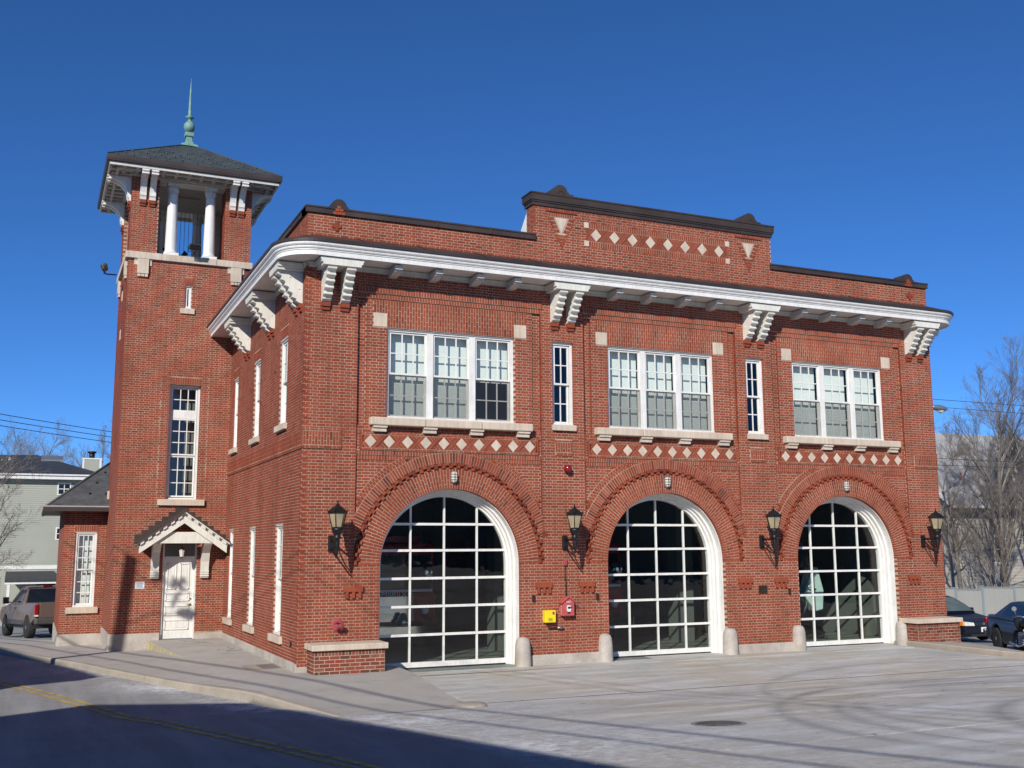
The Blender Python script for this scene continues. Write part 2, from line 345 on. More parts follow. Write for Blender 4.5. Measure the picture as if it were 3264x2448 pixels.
def sheet(mb, fr, u0, u1, v0, v1, n, holes=(), arcs=()):
    us = {u0, u1}; vs_ = {v0, v1}
    for p, q, c, d in holes:
        us |= {x for x in (p, q) if u0 < x < u1}; vs_ |= {x for x in (c, d) if v0 < x < v1}
    for cx, cz, r, zb in arcs:
        for i in range(33):
            x = cx-r*math.cos(math.pi*i/32)
            if u0 < x < u1: us.add(x)
    us = sorted(us); vs_ = sorted(vs_)
    for i in range(len(us)-1):
        a, b_ = us[i], us[i+1]
        if b_-a < 1e-6: continue
        m_ = (a+b_)/2
        for j in range(len(vs_)-1):
            c, d = vs_[j], vs_[j+1]; mv = (c+d)/2
            if any(p < m_ < q and e < mv < f for p, q, e, f in holes): continue
            la = lb = c
            cut = False
            for cx, cz, r, zb in arcs:
                if cx-r < m_ < cx+r and c <= zb+1e-6:
                    la = cz+math.sqrt(max(0, r*r-(a-cx)**2)); lb = cz+math.sqrt(max(0, r*r-(b_-cx)**2)); cut = True
                elif cx-r < m_ < cx+r and mv < cz+r: la = max(c, cz+math.sqrt(max(0, r*r-(a-cx)**2))); lb = max(c, cz+math.sqrt(max(0, r*r-(b_-cx)**2)))
            if la >= d and lb >= d: continue
            la, lb = min(la, d), min(lb, d)
            mb.add([fr(a, la, n), fr(b_, lb, n), fr(b_, d, n), fr(a, d, n)], [(0, 1, 2, 3)])
def quad(mb, fr, u0, u1, v0, v1, n):
    P = [fr(u0, v0, n), fr(u1, v0, n), fr(u1, v1, n), fr(u0, v1, n)]
    nn = (P[1]-P[0]).cross(P[2]-P[0]); out = fr(0, 0, 1)-fr(0, 0, 0)
    mb.add(P, [(0, 1, 2, 3)] if nn.dot(out) > 0 else [(3, 2, 1, 0)])
def clip(poly, a, b, c):           # keep a*x+b*y<=c
    out = []
    for i in range(len(poly)):
        p, q = poly[i], poly[(i+1) % len(poly)]; dp, dq = a*p[0]+b*p[1]-c, a*q[0]+b*q[1]-c
        if dp <= 0: out.append(p)
        if (dp < 0 < dq) or (dq < 0 < dp):
            t = dp/(dp-dq); out.append((p[0]+(q[0]-p[0])*t, p[1]+(q[1]-p[1])*t))
    return out
def interp(x, xs, ys):
    if x <= xs[0]: return ys[0]
    for i in range(len(xs)-1):
        if x <= xs[i+1]: return ys[i]+(ys[i+1]-ys[i])*(x-xs[i])/(xs[i+1]-xs[i])
    return ys[-1]
def sst(a, b, x):
    t = min(1, max(0, (x-a)/(b-a))); return t*t*(3-2*t)
# ------------------------------------------------------------------ ground
def H(x, y):
    f = .056*max(0, -4.9-y); g = interp(y, [-4.9, 5, 9, 13, 20, 25, 45, 120], [0, -.03, -.12, -.2, -.52, -.78, -1.5, -2.2])
    return (f if y > -40 else .056*35.1)+g*(1-sst(2, 10, x))-.28*sst(16.9, 18.3, x)-.055*max(0, min(x, 60)-17.5)
KY = [-80, -11.74, -8.74, -5.5, -4.2, -2.1, 0, 4, 8.2, 12.4, 90]; KX = [6.5, .37, .1, -.5, -.68, -1.26, -2.0, -3.37, -4.55, -5.58, -23.7]
def xk(y): return interp(y, KY, KX)
def kh(y): return .008+.125*sst(-4.9, -2.4, y)
def SW(x, y):
    h = H(x, y); r = sst(-2.4, -.2, x)*sst(-4.2, -1.2, y)*(1-sst(9.5, 12, y)); return h+(.105-h)*r
def grid(name, xs, ys, zf, mat, mask=None, parent=None):
    mb = MB(); nx = len(xs)
    for y in ys:
        for x in xs: mb.v.append((x, y, zf(x, y)))
    for j in range(len(ys)-1):
        for i in range(nx-1):
            if mask and not mask((xs[i]+xs[i+1])/2, (ys[j]+ys[j+1])/2): continue
            mb.f.append((j*nx+i, j*nx+i+1, (j+1)*nx+i+1, (j+1)*nx+i)); mb.t.append(.5); mb.smooth.append(True)
    return mb.build(name, mat, parent)
def lin(a, b, n): return [a+(b-a)*i/n for i in range(n+1)]
def base(x, y):
    inside = sst(16.4, 15.4, x) if False else (1-sst(15.9, 16.3, x))*(1-sst(13.0, 14.0, y))
    left = 1-sst(xk(y)+1.2, xk(y)+2.4, x)
    frontr = 1-sst(-5.4, -4.6, y)
    return H(x, y)-.03-.45*max(inside, left, frontr)
gx = [-500, -200, -80, -40]+lin(-30, 12, 42)+lin(13, 17, 16)+lin(18, 60, 21)+[80, 130, 250, 600]
gy = [-500, -150, -60]+lin(-40, -6, 17)+lin(-5.6, 15, 51)+lin(16, 60, 22)+[80, 130, 250, 600]
o = grid('ground', gx, gy, base, 'lot'); o['kind'] = 'structure'
# road strip, parallel to the kerb
mb = MB(); ys = lin(-80, -14, 33)+lin(-13, 14, 216)+lin(16, 90, 24)
offs = [-8.2, -7.2, -6.0, -4.5, -3, -1.8, -.9, 0]
def rz(y, d): return H(xk(y), y)-kh(y)+.02*math.sin(math.pi*min(1, -d/4.4))*0
for y in ys:
    for d in offs: mb.v.append((xk(y)+d, y, rz(y, d)))
n = len(offs)
for j in range(len(ys)-1):
    for i in range(n-1): mb.f.append((j*n+i, j*n+i+1, (j+1)*n+i+1, (j+1)*n+i)); mb.t.append(.5); mb.smooth.append(True)
o = mb.build('road', 'asphalt'); o['kind'] = 'structure'; road = o
def strip(name, yl, d0, d1, dz, mat, parent, zf=None):
    mb = MB()
    for y in yl:
        for d in (d0, d1): mb.v.append((xk(y)+d, y, (zf or (lambda y, d: rz(y, d)))(y, d)+dz))
    for j in range(len(yl)-1): mb.f.append((2*j, 2*j+1, 2*j+3, 2*j+2)); mb.t.append(.5); mb.smooth.append(True)
    return mb.build(name, mat, parent)
LC = (-0.00665, -0.31178, -4.13162); yl = lin(-30, -14, 16)+lin(-13, 14, 216)+lin(15, 20, 5)
def lane(y): yc = max(-22, min(20, y)); return LC[0]*yc*yc+LC[1]*yc+LC[2]
for d0 in (0, -.21):
    mb = MB()
    for y in yl:
        for d in (d0-.05, d0+.05): mb.v.append((lane(y)+d, y, rz(y, 0)+.006))
    for j in range(len(yl)-1): mb.f.append((2*j, 2*j+1, 2*j+3, 2*j+2)); mb.t.append(.5); mb.smooth.append(True)
    mb.build('lane_line', 'line_yellow', road)
# far pavement across the road
o = strip('far_pavement', ys, -10.4, -8.2, .12, 'walk', None); o['kind'] = 'structure'
# kerb: granite lengths, each its own piece
kroot = None
kys = [-5.25]
while kys[-1] < 60: kys.append(kys[-1]+random.uniform(1.6, 2.3))
for a, b_ in zip(kys[:-1], kys[1:]):
    a2, b2 = a+.006, b_-.006; mb = MB(); sec = []
    for y in lin(a2, b2, 3):
        x = xk(y); zt = SW(x+.07, y)+.004; zb = H(x, y)-kh(y)-.12
        j = random.uniform(-.006, .006)
        sec.append([(x+.0+j, y, zb), (x+.005+j, y, zt-.035), (x+.03+j, y, zt-.004), (x+.15, y, zt), (x+.15, y, zb)])
    for s_ in sec: mb.v += s_
    for k in range(len(sec)-1):
        for q in range(5): mb.f.append((k*5+q, k*5+(q+1) % 5, (k+1)*5+(q+1) % 5, (k+1)*5+q)); mb.t.append(.5); mb.smooth.append(False)
    mb.f.append((0, 1, 2, 3, 4)); mb.f.append(tuple(len(sec)*5-5+q for q in range(5))[::-1]); mb.t += [.5, .5]; mb.smooth += [False, False]
    if kroot is None: kroot = mb.build('kerb', 'kerb'); kroot['kind'] = 'structure'
    else: mb.build('kerbstone', 'kerb', kroot)
# pavement along the side of the building
mb = MB(); yl2 = lin(-5.15, 13, 60)+lin(13.5, 60, 40); fr_ = lin(0, 1, 14)
def xr(y):
    if y < -.3: return 2.12+(1.72-2.12)*(-.3-y)/(5.15-.3)
    return 2.12 if y < 1 else (1.0 if y < 12.8 else xk(y)+2.6)
for y in yl2:
    for t_ in fr_:
        x0 = xk(y)+.15; x1 = xr(y); x = x0+(x1-x0)*t_; mb.v.append((x, y, SW(x, y)))
n = len(fr_)
for j in range(len(yl2)-1):
    for i in range(n-1): mb.f.append((j*n+i, j*n+i+1, (j+1)*n+i+1, (j+1)*n+i)); mb.t.append(.5); mb.smooth.append(True)
k0 = len(mb.v)                       # raised edge of the pavement where it meets the driveway
ed = [y for y in yl2 if y <= 1]
for y in ed: x = xr(y); mb.v += [(x, y, SW(x, y)), (x+.02, y, H(x, y)-.1)]
for j in range(len(ed)-1): mb.f.append((k0+2*j, k0+2*j+1, k0+2*j+3, k0+2*j+2)); mb.t.append(.5); mb.smooth.append(False)
pave = mb.build('pavement', 'walk'); pave['kind'] = 'structure'
# pavement's rounded end stone
mb = MB(); mb.lathe([(.30, -.1), (.30, .05), (.27, .085), (.15, .10), (0.01, .102)], (1.62, -5.12, H(1.6, -5.1)-.035), 20); mb.build('end_stone', 'kerb', pave)
# concrete driveway: slabs with open joints
XS = [1.86, 4.65, 9.86, 15.55]; YS = [.62, -.70, -4.78, -11.6, -18.5, -26, -34]
ap = MB(); ap.add([(1.2, .6, -.2), (30, .6, -.9), (30, -4.9, -.9), (1.2, -4.9, -.2), (30, -34, .9), (1.2, -34, 1.3)], [(0, 3, 2, 1), (3, 5, 4, 2)])
apron = ap.build('driveway', 'apron'); apron['kind'] = 'structure'
def slab(xa, xb, ya, yb, g=.02, lx=None, gy=.045):
    mb = MB(); ny = max(2, int(abs(yb-ya)/.8)); nx = max(2, int((xb-xa)/1.2)); rows = []
    for j in range(ny+1):
        y = ya-gy+(yb-ya+2*gy)*j/ny
        l = (lx(y) if lx else xa)+g; r_ = xb-g
        rows.append([(l+(r_-l)*i/nx, y, H(l+(r_-l)*i/nx, y)) for i in range(nx+1)])
    for r_ in rows: mb.v += r_
    m_ = nx+1
    for j in range(ny):
        for i in range(nx): mb.f.append((j*m_+i, j*m_+i+1, (j+1)*m_+i+1, (j+1)*m_+i)); mb.t.append(.5); mb.smooth.append(True)
    border = [i for i in range(m_)]+[j*m_+nx for j in range(1, ny+1)]+[ny*m_+i for i in range(nx-1, -1, -1)]+[j*m_ for j in range(ny-1, 0, -1)]
    k = len(mb.v); nb = len(border)
    for b_ in border: mb.v.append(mb.v[b_])
    for b_ in border: x, y, z = mb.v[b_]; mb.v.append((x, y, z-.06))
    for q in range(nb): r2 = (q+1) % nb; mb.f.append((k+q, k+nb+q, k+nb+r2, k+r2)); mb.t.append(.5); mb.smooth.append(False)
    mb.build('slab', 'apron', apron)
for j in range(len(YS)-1):
    ya, yb = YS[j], YS[j+1]
    for i in range(3):
        lx = None
        if i == 0 and j < 2: lx = (lambda y: max(XS[0], xr(y)+.02) if y > -5 else XS[0])
        slab(XS[i], XS[i+1], ya, yb, lx=lx)
    if j >= 2:
        slab(XS[3], 21, ya, yb); slab(21, 28, ya, yb)
        slab(0, XS[0], max(ya, ya) if j > 2 else -5.2, yb, lx=lambda y: xk(y)+.0)
# dirt line where joints lie: tar-filled joints, slightly below the slabs
mb = MB()
for y in (-.70, -4.78):
    mb.box(1.9, 15.5, y-.045, y+.045, H(6, y)-.03, H(6, y)-.005)
mb.build('tar_joint', 'plastic_black', apron)
mb = MB()
for x in (1.86, 4.65, 9.86):
    for ya, yb in ((-4.8, -11.6), (-11.6, -18)) if x < 2 else ((-.7, -4.75), (-4.8, -11.6), (-11.6, -18)):
        mb.add([(x-.02, ya, H(x, ya)-.003), (x+.02, ya, H(x, ya)-.003), (x+.02, yb, H(x, yb)-.003), (x-.02, yb, H(x, yb)-.003)], [(0, 1, 2, 3)])
mb.add([(1.7, -11.645, H(1, -11.645)-.003), (1.7, -11.555, H(1, -11.555)-.003), (16, -11.555, H(1, -11.555)-.003), (16, -11.645, H(1, -11.645)-.003)], [(0, 1, 2, 3)])
mb.build('salted_joint', 'joint_salt', apron)
# right-hand kerb, pavement and its end
rk = [(15.72, .55), (15.68, -1.2), (15.66, -3.2), (15.8, -3.9), (16.3, -4.3), (17.2, -4.5), (22, -4.62), (40, -4.8)]
mb = MB(); sec = []
for i, (x, y) in enumerate(rk):
    a = Vector(rk[max(i-1, 0)]); b_ = Vector(rk[min(i+1, len(rk)-1)]); d = (b_-a).normalized(); nn = Vector((-d.y, d.x)); z = H(x, y)
    sec.append([(x, y, z-.2), (x+nn.x*.01, y+nn.y*.01, z+.09), (x+nn.x*.04, y+nn.y*.04, z+.115), (x+nn.x*.18, y+nn.y*.18, z+.12), (x+nn.x*.18, y+nn.y*.18, z-.2)])
for s_ in sec: mb.v += s_
for k in range(len(sec)-1):
    for q in range(4): mb.f.append((k*5+q, k*5+q+1, (k+1)*5+q+1, (k+1)*5+q)); mb.t.append(.5); mb.smooth.append(False)
mb.f.append((0, 1, 2, 3, 4)); mb.t.append(.5); mb.smooth.append(False)
o = mb.build('kerb', 'kerb'); o['kind'] = 'structure'
mb = MB(); P = [(15.84, .55), (15.84, -3.2), (16.0, -3.8), (16.45, -4.13), (17.3, -4.33), (22, -4.45), (40, -4.62), (40, -3.2), (18.2, -2.9), (17.55, -1.2), (17.42, .55)]
mb.add([(x, y, H(x, y)+.116) for x, y in P], [tuple(range(len(P)))])
k = len(P); mb.add([(x, y, H(x, y)+.116) for x, y in P[7:]]+[(x, y, H(x, y)-.2) for x, y in P[7:]], [(i, i+1, i+5, i+4) for i in range(3)])
o = mb.build('pavement', 'walk'); o['kind'] = 'structure'
# salt and sand left along the gutter
mb = MB(); yl3 = lin(-22, -12, 20)+lin(-11.8, 9, 90); cov = []; prof = [(-1.7, 0), (-1.0, .45), (-.5, .9), (-.2, 1), (-.06, 1), (-.003, 1)]; prof2 = [(-.6, 0), (-.15, .75), (.3, 1), (.9, .85), (2.2, .5), (4.8, 0)]
for y in yl3:
    w = sst(-5.6, -4.6, y)
    for q in range(6):
        d1, c1 = prof[q]; d2, c2 = prof2[q]
        d = d1*w+d2*(1-w)
        if w > .5: d = min(d, -.003)
        k = .75+.25*math.sin(y*1.7)+.0
        mb.v.append((xk(y)+d, y, max(H(xk(y), y)-kh(y), (H(xk(y)+d, y) if d > 0 else -9))+.009)); cov.append((c1*w*(.55+.45*sst(7, 2, y))+c2*(1-w))*k)
for j in range(len(yl3)-1):
    for i in range(5): mb.f.append((j*6+i, j*6+i+1, (j+1)*6+i+1, (j+1)*6+i)); mb.t.append(.5); mb.smooth.append(True)
o = mb.build('road_salt', 'salt'); o['kind'] = 'stuff'
at = o.data.attributes.new('cover', 'FLOAT', 'POINT'); at.data.foreach_set('value', cov)
o['label'] = 'white salt and sand crust along the gutter'; o['category'] = 'road salt'
# manhole cover in the driveway
mx_, my_ = 3.33, -9.55; mz = H(mx_, my_)
t_ = empty('manhole_cover', (mx_, my_, mz), 'round dark iron manhole cover set flush in the concrete driveway', 'manhole')
mb = MB(); mb.lathe([(.36, -.02), (.36, .004), (.325, .006), (.32, .002)], (0, 0, 0), 28); mb.build('rim', 'grey_metal', t_)
mb = MB(); mb.lathe([(.31, -.02), (.31, .005)], (0, 0, 0), 28)
for i in range(-4, 5):
    h_ = math.sqrt(.27**2-(i*.06)**2) if abs(i*.06) < .27 else 0
    if h_: mb.box(i*.06-.012, i*.06+.012, -h_, h_, .004, .009)
mb.build('lid', 'iron', t_)
for ch in t_.children: ch.rotation_euler = (math.atan(-.056), 0, 0)
# steel access plate in the pavement by the side wall
t_ = empty('access_plate', (-.35, 1.35, SW(-.35, 1.35)), 'pale steel access plate set in the pavement beside the brick side wall', 'access plate')
mb = MB(); mb.box(-.42, .28, -.55, .55, -.05, .006); mb.build('surround', 'kerb', t_)
mb = MB(); mb.box(-.12, .24, -.42, .42, 0, .012); mb.build('lid', 'grey_metal', t_)
for nm in ('surround', 'lid'): pass
for ch in t_.children: ch.rotation_euler = (0, -math.atan((SW(.0, 1.35)-SW(-.7, 1.35))/.7), 0)
# ------------------------------------------------------------------ fire station
W = 17.38; BC = [3.29, 8.71, 14.13]; AR, ZS, RB = 1.61, 2.19, 2.16
fs = empty('fire_station', (0, 0, 0), 'two-storey red brick fire station with three arched doors and a bell tower', 'fire station')
work = MB()                                        # the joined remainder of the brickwork
ARCS = [(c, ZS, AR, -1) for c in BC]
piers = [(0, BC[0]-RB), (BC[0]+RB, BC[1]-RB), (BC[1]+RB, BC[2]-RB), (BC[2]+RB, W)]
slim = [(5.735, 6.285, 5.16, 7.23), (11.155, 11.705, 5.16, 7.23)]
mort = MB()
Z1 = .21+26*CH   # 1.84
# lower storey, flush part
sheet(mort, FRONT, 0, W, -.15, Z1, 0, arcs=[(c, ZS, AR, -1) for c in BC])
bricks(work, FRONT, -.0035, W, .21, Z1, 0, arcs=ARCS, keep=FULL, deep=.2)
for c in BC:                                       # stilts of the arches
    for a, b_ in ((c-RB, c-AR), (c+AR, c+RB)):
        sheet(mort, FRONT, a, b_, Z1, ZS, 0); bricks(work, FRONT, a, b_, Z1, Z1+6*CH, 0, keep=FULL if c < 4 else None, deep=.2)
zb0, zb1 = 4.58, 4.99
for i, (a, b_) in enumerate(piers):
    hs = [s for s in slim if a < s[0] < b_]
    bel = [(a if i == 0 else a+.30, b_-.32 if i == 0 else b_-.30, zb0, zb1)] if i in (0,) else ([(a+.32, b_, zb0, zb1)] if i == 3 else [(a+.33, b_-.33, zb0+.02, zb1-.04)])
    if i == 0: bel = [(0, .81, zb0, zb1)]
    if i == 3: bel = [(W-.81, W, zb0, zb1)]
    sheet(mort, FRONT, a, b_, Z1, 8.5, 0, holes=hs)
    bricks(work, FRONT, a if i else -.0035, b_, Z1, Z1+int((8.44-Z1)/CH)*CH, 0, holes=hs+bel, keep=FULL, deep=.1)
    for (p, q, r0, r1) in bel:
        mort.fbox(FRONT, p, q, r0, r1, -.01, .025)
        soldiers(work, FRONT, p, q, r0+.07, r1-.05, .025, deep=.02); bricks(work, FRONT, p, q, r0, r0+.065, .025); bricks(work, FRONT, p, q, r1-.05, r1, .025)
for c in BC:
    a, b_ = c-RB, c+RB
    # spandrels
    sheet(mort, FRONT, a, b_, ZS, 4.50, -.045, arcs=[(c, ZS, AR, ZS)])
    bricks(work, FRONT, a, b_, ZS, 4.38, -.045, arcs=[(c, ZS, 2.36, -1)])
    soldiers(work, FRONT, a, b_, 4.38, 4.48, -.03); mort.fbox(FRONT, a, b_, 4.383, 4.48, -.1, -.031); mort.fbox(FRONT, a, b_, 4.48, 4.59, -.1, -.012); soldiers(work, FRONT, a, b_, 4.48, 4.58, -.012, deep=.02)
    # frieze with the diamonds
    mort.fbox(FRONT, a, b_, 4.58, 5.10, -.1, -.03); bricks(work, FRONT, a, b_, 4.955, 5.10, -.03)
    for s0, s1 in ((a, c-2.078), (c+2.078, b_)): bricks(work, FRONT, s0, s1, 4.585, 4.955, -.03)
    for s in (-1, 1): u0, u1 = sorted((c+s*(AR+.004), c+s*(AR+.03))); mort.fbox(FRONT, u0, u1, 0, ZS, -.3, -.004)
    # upper storey
    win = (c-1.5, c+1.5, 5.28, 7.24)
    for s in (-1, 1):
        u0, u1 = sorted((c+s*1.95, c+s*RB)); sheet(mort, FRONT, u0, u1, 5.1, 7.86, -.075); bricks(work, FRONT, u0, u1, 5.10, 7.86, -.075)
    stones = [(c-1.81, c-1.5, 7.245, 7.55), (c+1.5, c+1.81, 7.245, 7.55)]
    sheet(mort, FRONT, c-1.95, c+1.95, 5.1, 7.86, -.03, holes=[win])
    bricks(work, FRONT, c-1.95, c+1.95, 5.10, 7.86, -.03, holes=[win, stones[0], stones[1], (c-1.5, c+1.5, 7.24, 7.86), (c-1.81, c+1.81, 7.55, 7.86)], deep=.1)
    soldiers(work, FRONT, c-1.5, c+1.5, 7.245, 7.86, -.03, deep=.09)
    for s in stones: soldiers(work, FRONT, s[0], s[1], 7.555, 7.86, -.03)
    mort.fbox(FRONT, a, b_, 7.86, 7.97, -.12, -.008); soldiers(work, FRONT, a, b_, 7.86, 7.965, -.008, deep=.05)
    mort.fbox(FRONT, a-.03, b_+.03, 7.97, 8.10, -.12, .018); soldiers(work, FRONT, a-.04, b_+.04, 7.97, 8.10, .018, deep=.05); work.fbox(FRONT, a-.035, a-.005, 7.971, 8.099, -.05, .0205, .5); work.fbox(FRONT, b_+.005, b_+.035, 7.971, 8.099, -.05, .0205, .5)
    sheet(mort, FRONT, a, b_, 8.10, 8.5, 0); bricks(work, FRONT, a, b_, 8.10, 8.45, 0)
front = mort.build('front_wall', 'mortar', fs)
# the front wall's largest bricks are single pieces, the rest joined
tgt = CAM
FULL.sort(key=lambda t: (t[2](*t[0])-tgt).length)
BRV = {}
for kd, L in (('s', STR), ('h', PER-STR)):
    for q in range(9):
        mb = MB(); mb.fbox(lambda u, v, n: Vector((u, -n, v)), -L/2+JT/2, L/2-JT/2, -CH/2+JT/2, CH/2-JT/2, -.03, 0, (q+.5)/9); BRV[kd, q] = mb.mesh('brick', 'brick')
def vq(): return min(8, int(tone()*9))
sel = [t for t in FULL if t[0][1] > .62 or t[0][0] > 1.75][:300]; ids = {id(t) for t in sel}
for t in sel:
    (u, v, n), kd, fr = t; P = fr(u, v, n); P.y += random.uniform(-.0012, .0012); inst('brick', BRV[kd, vq()], front, P)
for t in FULL:
    if id(t) in ids: continue
    (u, v, n), kd, fr = t; L = STR if kd == 's' else PER-STR
    work.fbox(fr, u-L/2+JT/2, u+L/2-JT/2, v-CH/2+JT/2, v+CH/2-JT/2, n-.02, n+random.uniform(-.0012, .0012), tone(), back=False)

# arches
def rb(mb, c, a0, a1, r0, r1, n0, n1, t):
    P = []
    for n in (n0, n1):
        for (a, r) in ((a0, r0), (a1, r0), (a1, r1), (a0, r1)): P.append((c[0]+r*math.cos(a), c[1]-n, c[2]+r*math.sin(a)))
    mb.add(P, [(4, 5, 6, 7), (0, 1, 5, 4), (1, 2, 6, 5), (2, 3, 7, 6), (3, 0, 4, 7)], t)
NC = 112; da = math.pi/NC; ga = JT/2/2.28
CV = []
for q in range(7):
    mb = MB(); rb(mb, (0, 0, 0), -da/2+ga, da/2-ga, 2.175, 2.385, -.06, .0065, (q+.5)/7); CV.append(mb.mesh('arch_brick', 'brick'))
ND = 76; dd = math.pi/ND; DV = []
for row in range(2):
    for q in range(5):
        mb = MB(); r0 = 2.055+.058*row; rb(mb, (0, 0, 0), -dd/2+.0012, dd/2-.0012, r0, r0+.056, -.06, .042 if row else .036, (q+.5)/5); DV.append(mb.mesh('dentil_brick', 'brick'))
for bi, c in enumerate(BC):
    mb = MB(); cc = (c, 0, ZS)
    sh = MB(); sh2 = MB()
    for i in range(64):                              # mortar bed of the ring
        a0, a1 = math.pi*i/64, math.pi*(i+1)/64
        for r0, r1, n in ((AR, 2.05, 0), (2.05, 2.17, -.03), (2.17, 2.39, .002)):
            if r0 > 2.1 and abs(2.28*math.cos((a0+a1)/2)) > 2.20: continue
            rb(sh, cc, a0, a1, r0, r1, -.25, n, .5)
    arch = sh.build('arch', 'mortar', fs)
    for i in range(48): rb(mb, cc, math.pi*i/48, math.pi*(i+1)/48, 2.046, 2.176, -.06, -.012, .3)
    na = 88; d = math.pi/na
    for i in range(na):
        a0, a1 = i*d+JT/2/1.8, (i+1)*d-JT/2/1.8
        for (r0, r1) in (((AR-.003, 1.795), (1.805, 2.045)) if i % 2 else ((AR-.003, 1.70), (1.71, 1.90), (1.91, 2.045))):
            rb(mb, cc, a0, a1, r0, r1, -.24, PROUD+random.uniform(-.001, .001), tone())
    single = bi < 2
    for i in range(NC):
        a = (i+.5)*da; x = abs(2.28*math.cos(a))
        if x > 2.20: continue
        if single: inst('arch_brick', random.choice(CV), arch, cc, (0, -a, 0))
        else: rb(mb, cc, a-da/2+ga, a+da/2-ga, 2.175, 2.385, -.06, .0065, tone())
    for i in range(ND):
        a = (i+.5)*dd; row = i % 2
        if bi < 2: inst('dentil_brick', DV[row*5+random.randrange(5)], arch, cc, (0, -a, 0))
        else: rb(mb, cc, a-dd/2+.0012, a+dd/2-.0012, 2.055+.058*row, 2.111+.058*row, -.06, .042 if row else .036, tone())
    nd = 96; d = math.pi/nd
    for i in range(nd):                              # outer header rings, cut by the frieze and the piers
        for k in range(2):
            a0, a1 = (i+.5*k)*d, (i+.5*k+1)*d; am = (a0+a1)/2; r0 = 2.392+k*.075
            if abs((r0+.07)*math.cos(am)) < RB-.01 and ZS+(r0+.07)*math.sin(am) < 4.47: rb(mb, cc, a0+JT/2/2.4, a1-JT/2/2.4, r0, r0+.07, -.08, -.015, tone())
    for i in range(64):
        a0, a1 = math.pi*i/64, math.pi*(i+1)/64; am = (a0+a1)/2
        if abs(2.53*math.cos(am)) < RB-.09 and ZS+2.53*math.sin(am) < 4.47: rb(sh2, cc, a0, a1, 2.38, 2.54, -.1, -.019, .5)
    sh2.build('mortar_bed', 'mortar', arch, kind='stuff')
    mb.build('brickwork', 'brick', arch, kind='stuff')
    for s in (-1, 1):                                # corbel blocks under the arch feet
        x = c+s*2.17; k = MB(); k.box(x-.2, x+.2, -.055, .01, 1.66, 1.775, .72)
        for j in (-1, 0, 1): k.box(x+j*.135-.03, x+j*.135+.03, -.05, .01, 1.53, 1.66, .66)
        k.build('corbel', 'brick', fs)
# ---- side wall
sm = MB(); SWIN_U = [(1.62, 2.40), (4.72, 5.50), (7.80, 8.52)]
hu = [(a, b_, 5.27, 7.23) for a, b_ in SWIN_U]; hl = [(a, b_, .70, 3.06) for a, b_ in SWIN_U]
sheet(sm, SIDE, 0, TY, .0, 8.5, 0, holes=hu+hl)
bricks(work, SIDE, 0, TY, .27, zb0, 0, holes=hl, phase=.1, deep=.1); bricks(work, SIDE, 0, TY, zb1, 8.44, 0, holes=hu+[(a-.05, b_+.05, 7.24, 7.48) for a, b_ in SWIN_U], phase=.1, deep=.1)
sm.fbox(SIDE, 0, TY, zb0, zb1, -.01, .025); soldiers(work, SIDE, -.03, TY, zb0+.07, zb1-.05, .025, deep=.02); bricks(work, SIDE, -.03, TY, zb0, zb0+.065, .025); bricks(work, SIDE, -.03, TY, zb1-.05, zb1, .025)
for a, b_ in SWIN_U: soldiers(work, SIDE, a-.05, b_+.05, 7.24, 7.48, 0, deep=.09)
side = sm.build('side_wall', 'mortar', fs)
# ---- parapet
pm = MB(); tri = [(5.97, .24), (11.45, .24)]
PCX0, PCX1 = 5.28, 12.10
pan = (6.62, 10.80, 9.60, 10.20)
sheet(pm, FRONT, 0, W, 8.9, 9.62, 0); sheet(pm, FRONT, PCX0, PCX1, 9.62, 10.5, 0); pm.fbox(FRONT, 0, W, 8.9, 9.6, -.33, -.32)
bricks(work, FRONT, 0, W, 9.05, 9.05+8*CH, 0, deep=.1)
bricks(work, FRONT, 0, PCX0, 9.05+8*CH, 9.62, 0); bricks(work, FRONT, PCX1, W, 9.05+8*CH, 9.62, 0)
trih = []
for tx in (6.02, 11.38):
    for k in range(16):
        z0 = 9.05+(8+k)*CH; zc = z0+CH/2
        if 9.45 < zc < 10.34: hw = .36*(zc-9.45)/.89; trih.append((tx-hw, tx+hw, z0, z0+CH))
bricks(work, FRONT, PCX0, PCX1, 9.05+8*CH, 9.05+23*CH, 0, holes=[pan]+trih, deep=.1)
sheet(pm, SIDE, 0, TY, 8.9, 9.62, 0); bricks(work, SIDE, 0, TY, 9.05, 9.62, 0, phase=.1)
for s in (PCX0, PCX1): pm.box(min(s, s+(.3 if s == PCX0 else -.3)), max(s, s+(.3 if s == PCX0 else -.3)), .001, .34, 9.6, 10.47)
fr5 = frame((PCX0, 0, 0), (0, 1, 0), (0, 0, 1), (-1, 0, 0)); bricks(work, fr5, 0, .34, 9.62, 10.47, 0)
par = pm.build('parapet', 'mortar', fs)
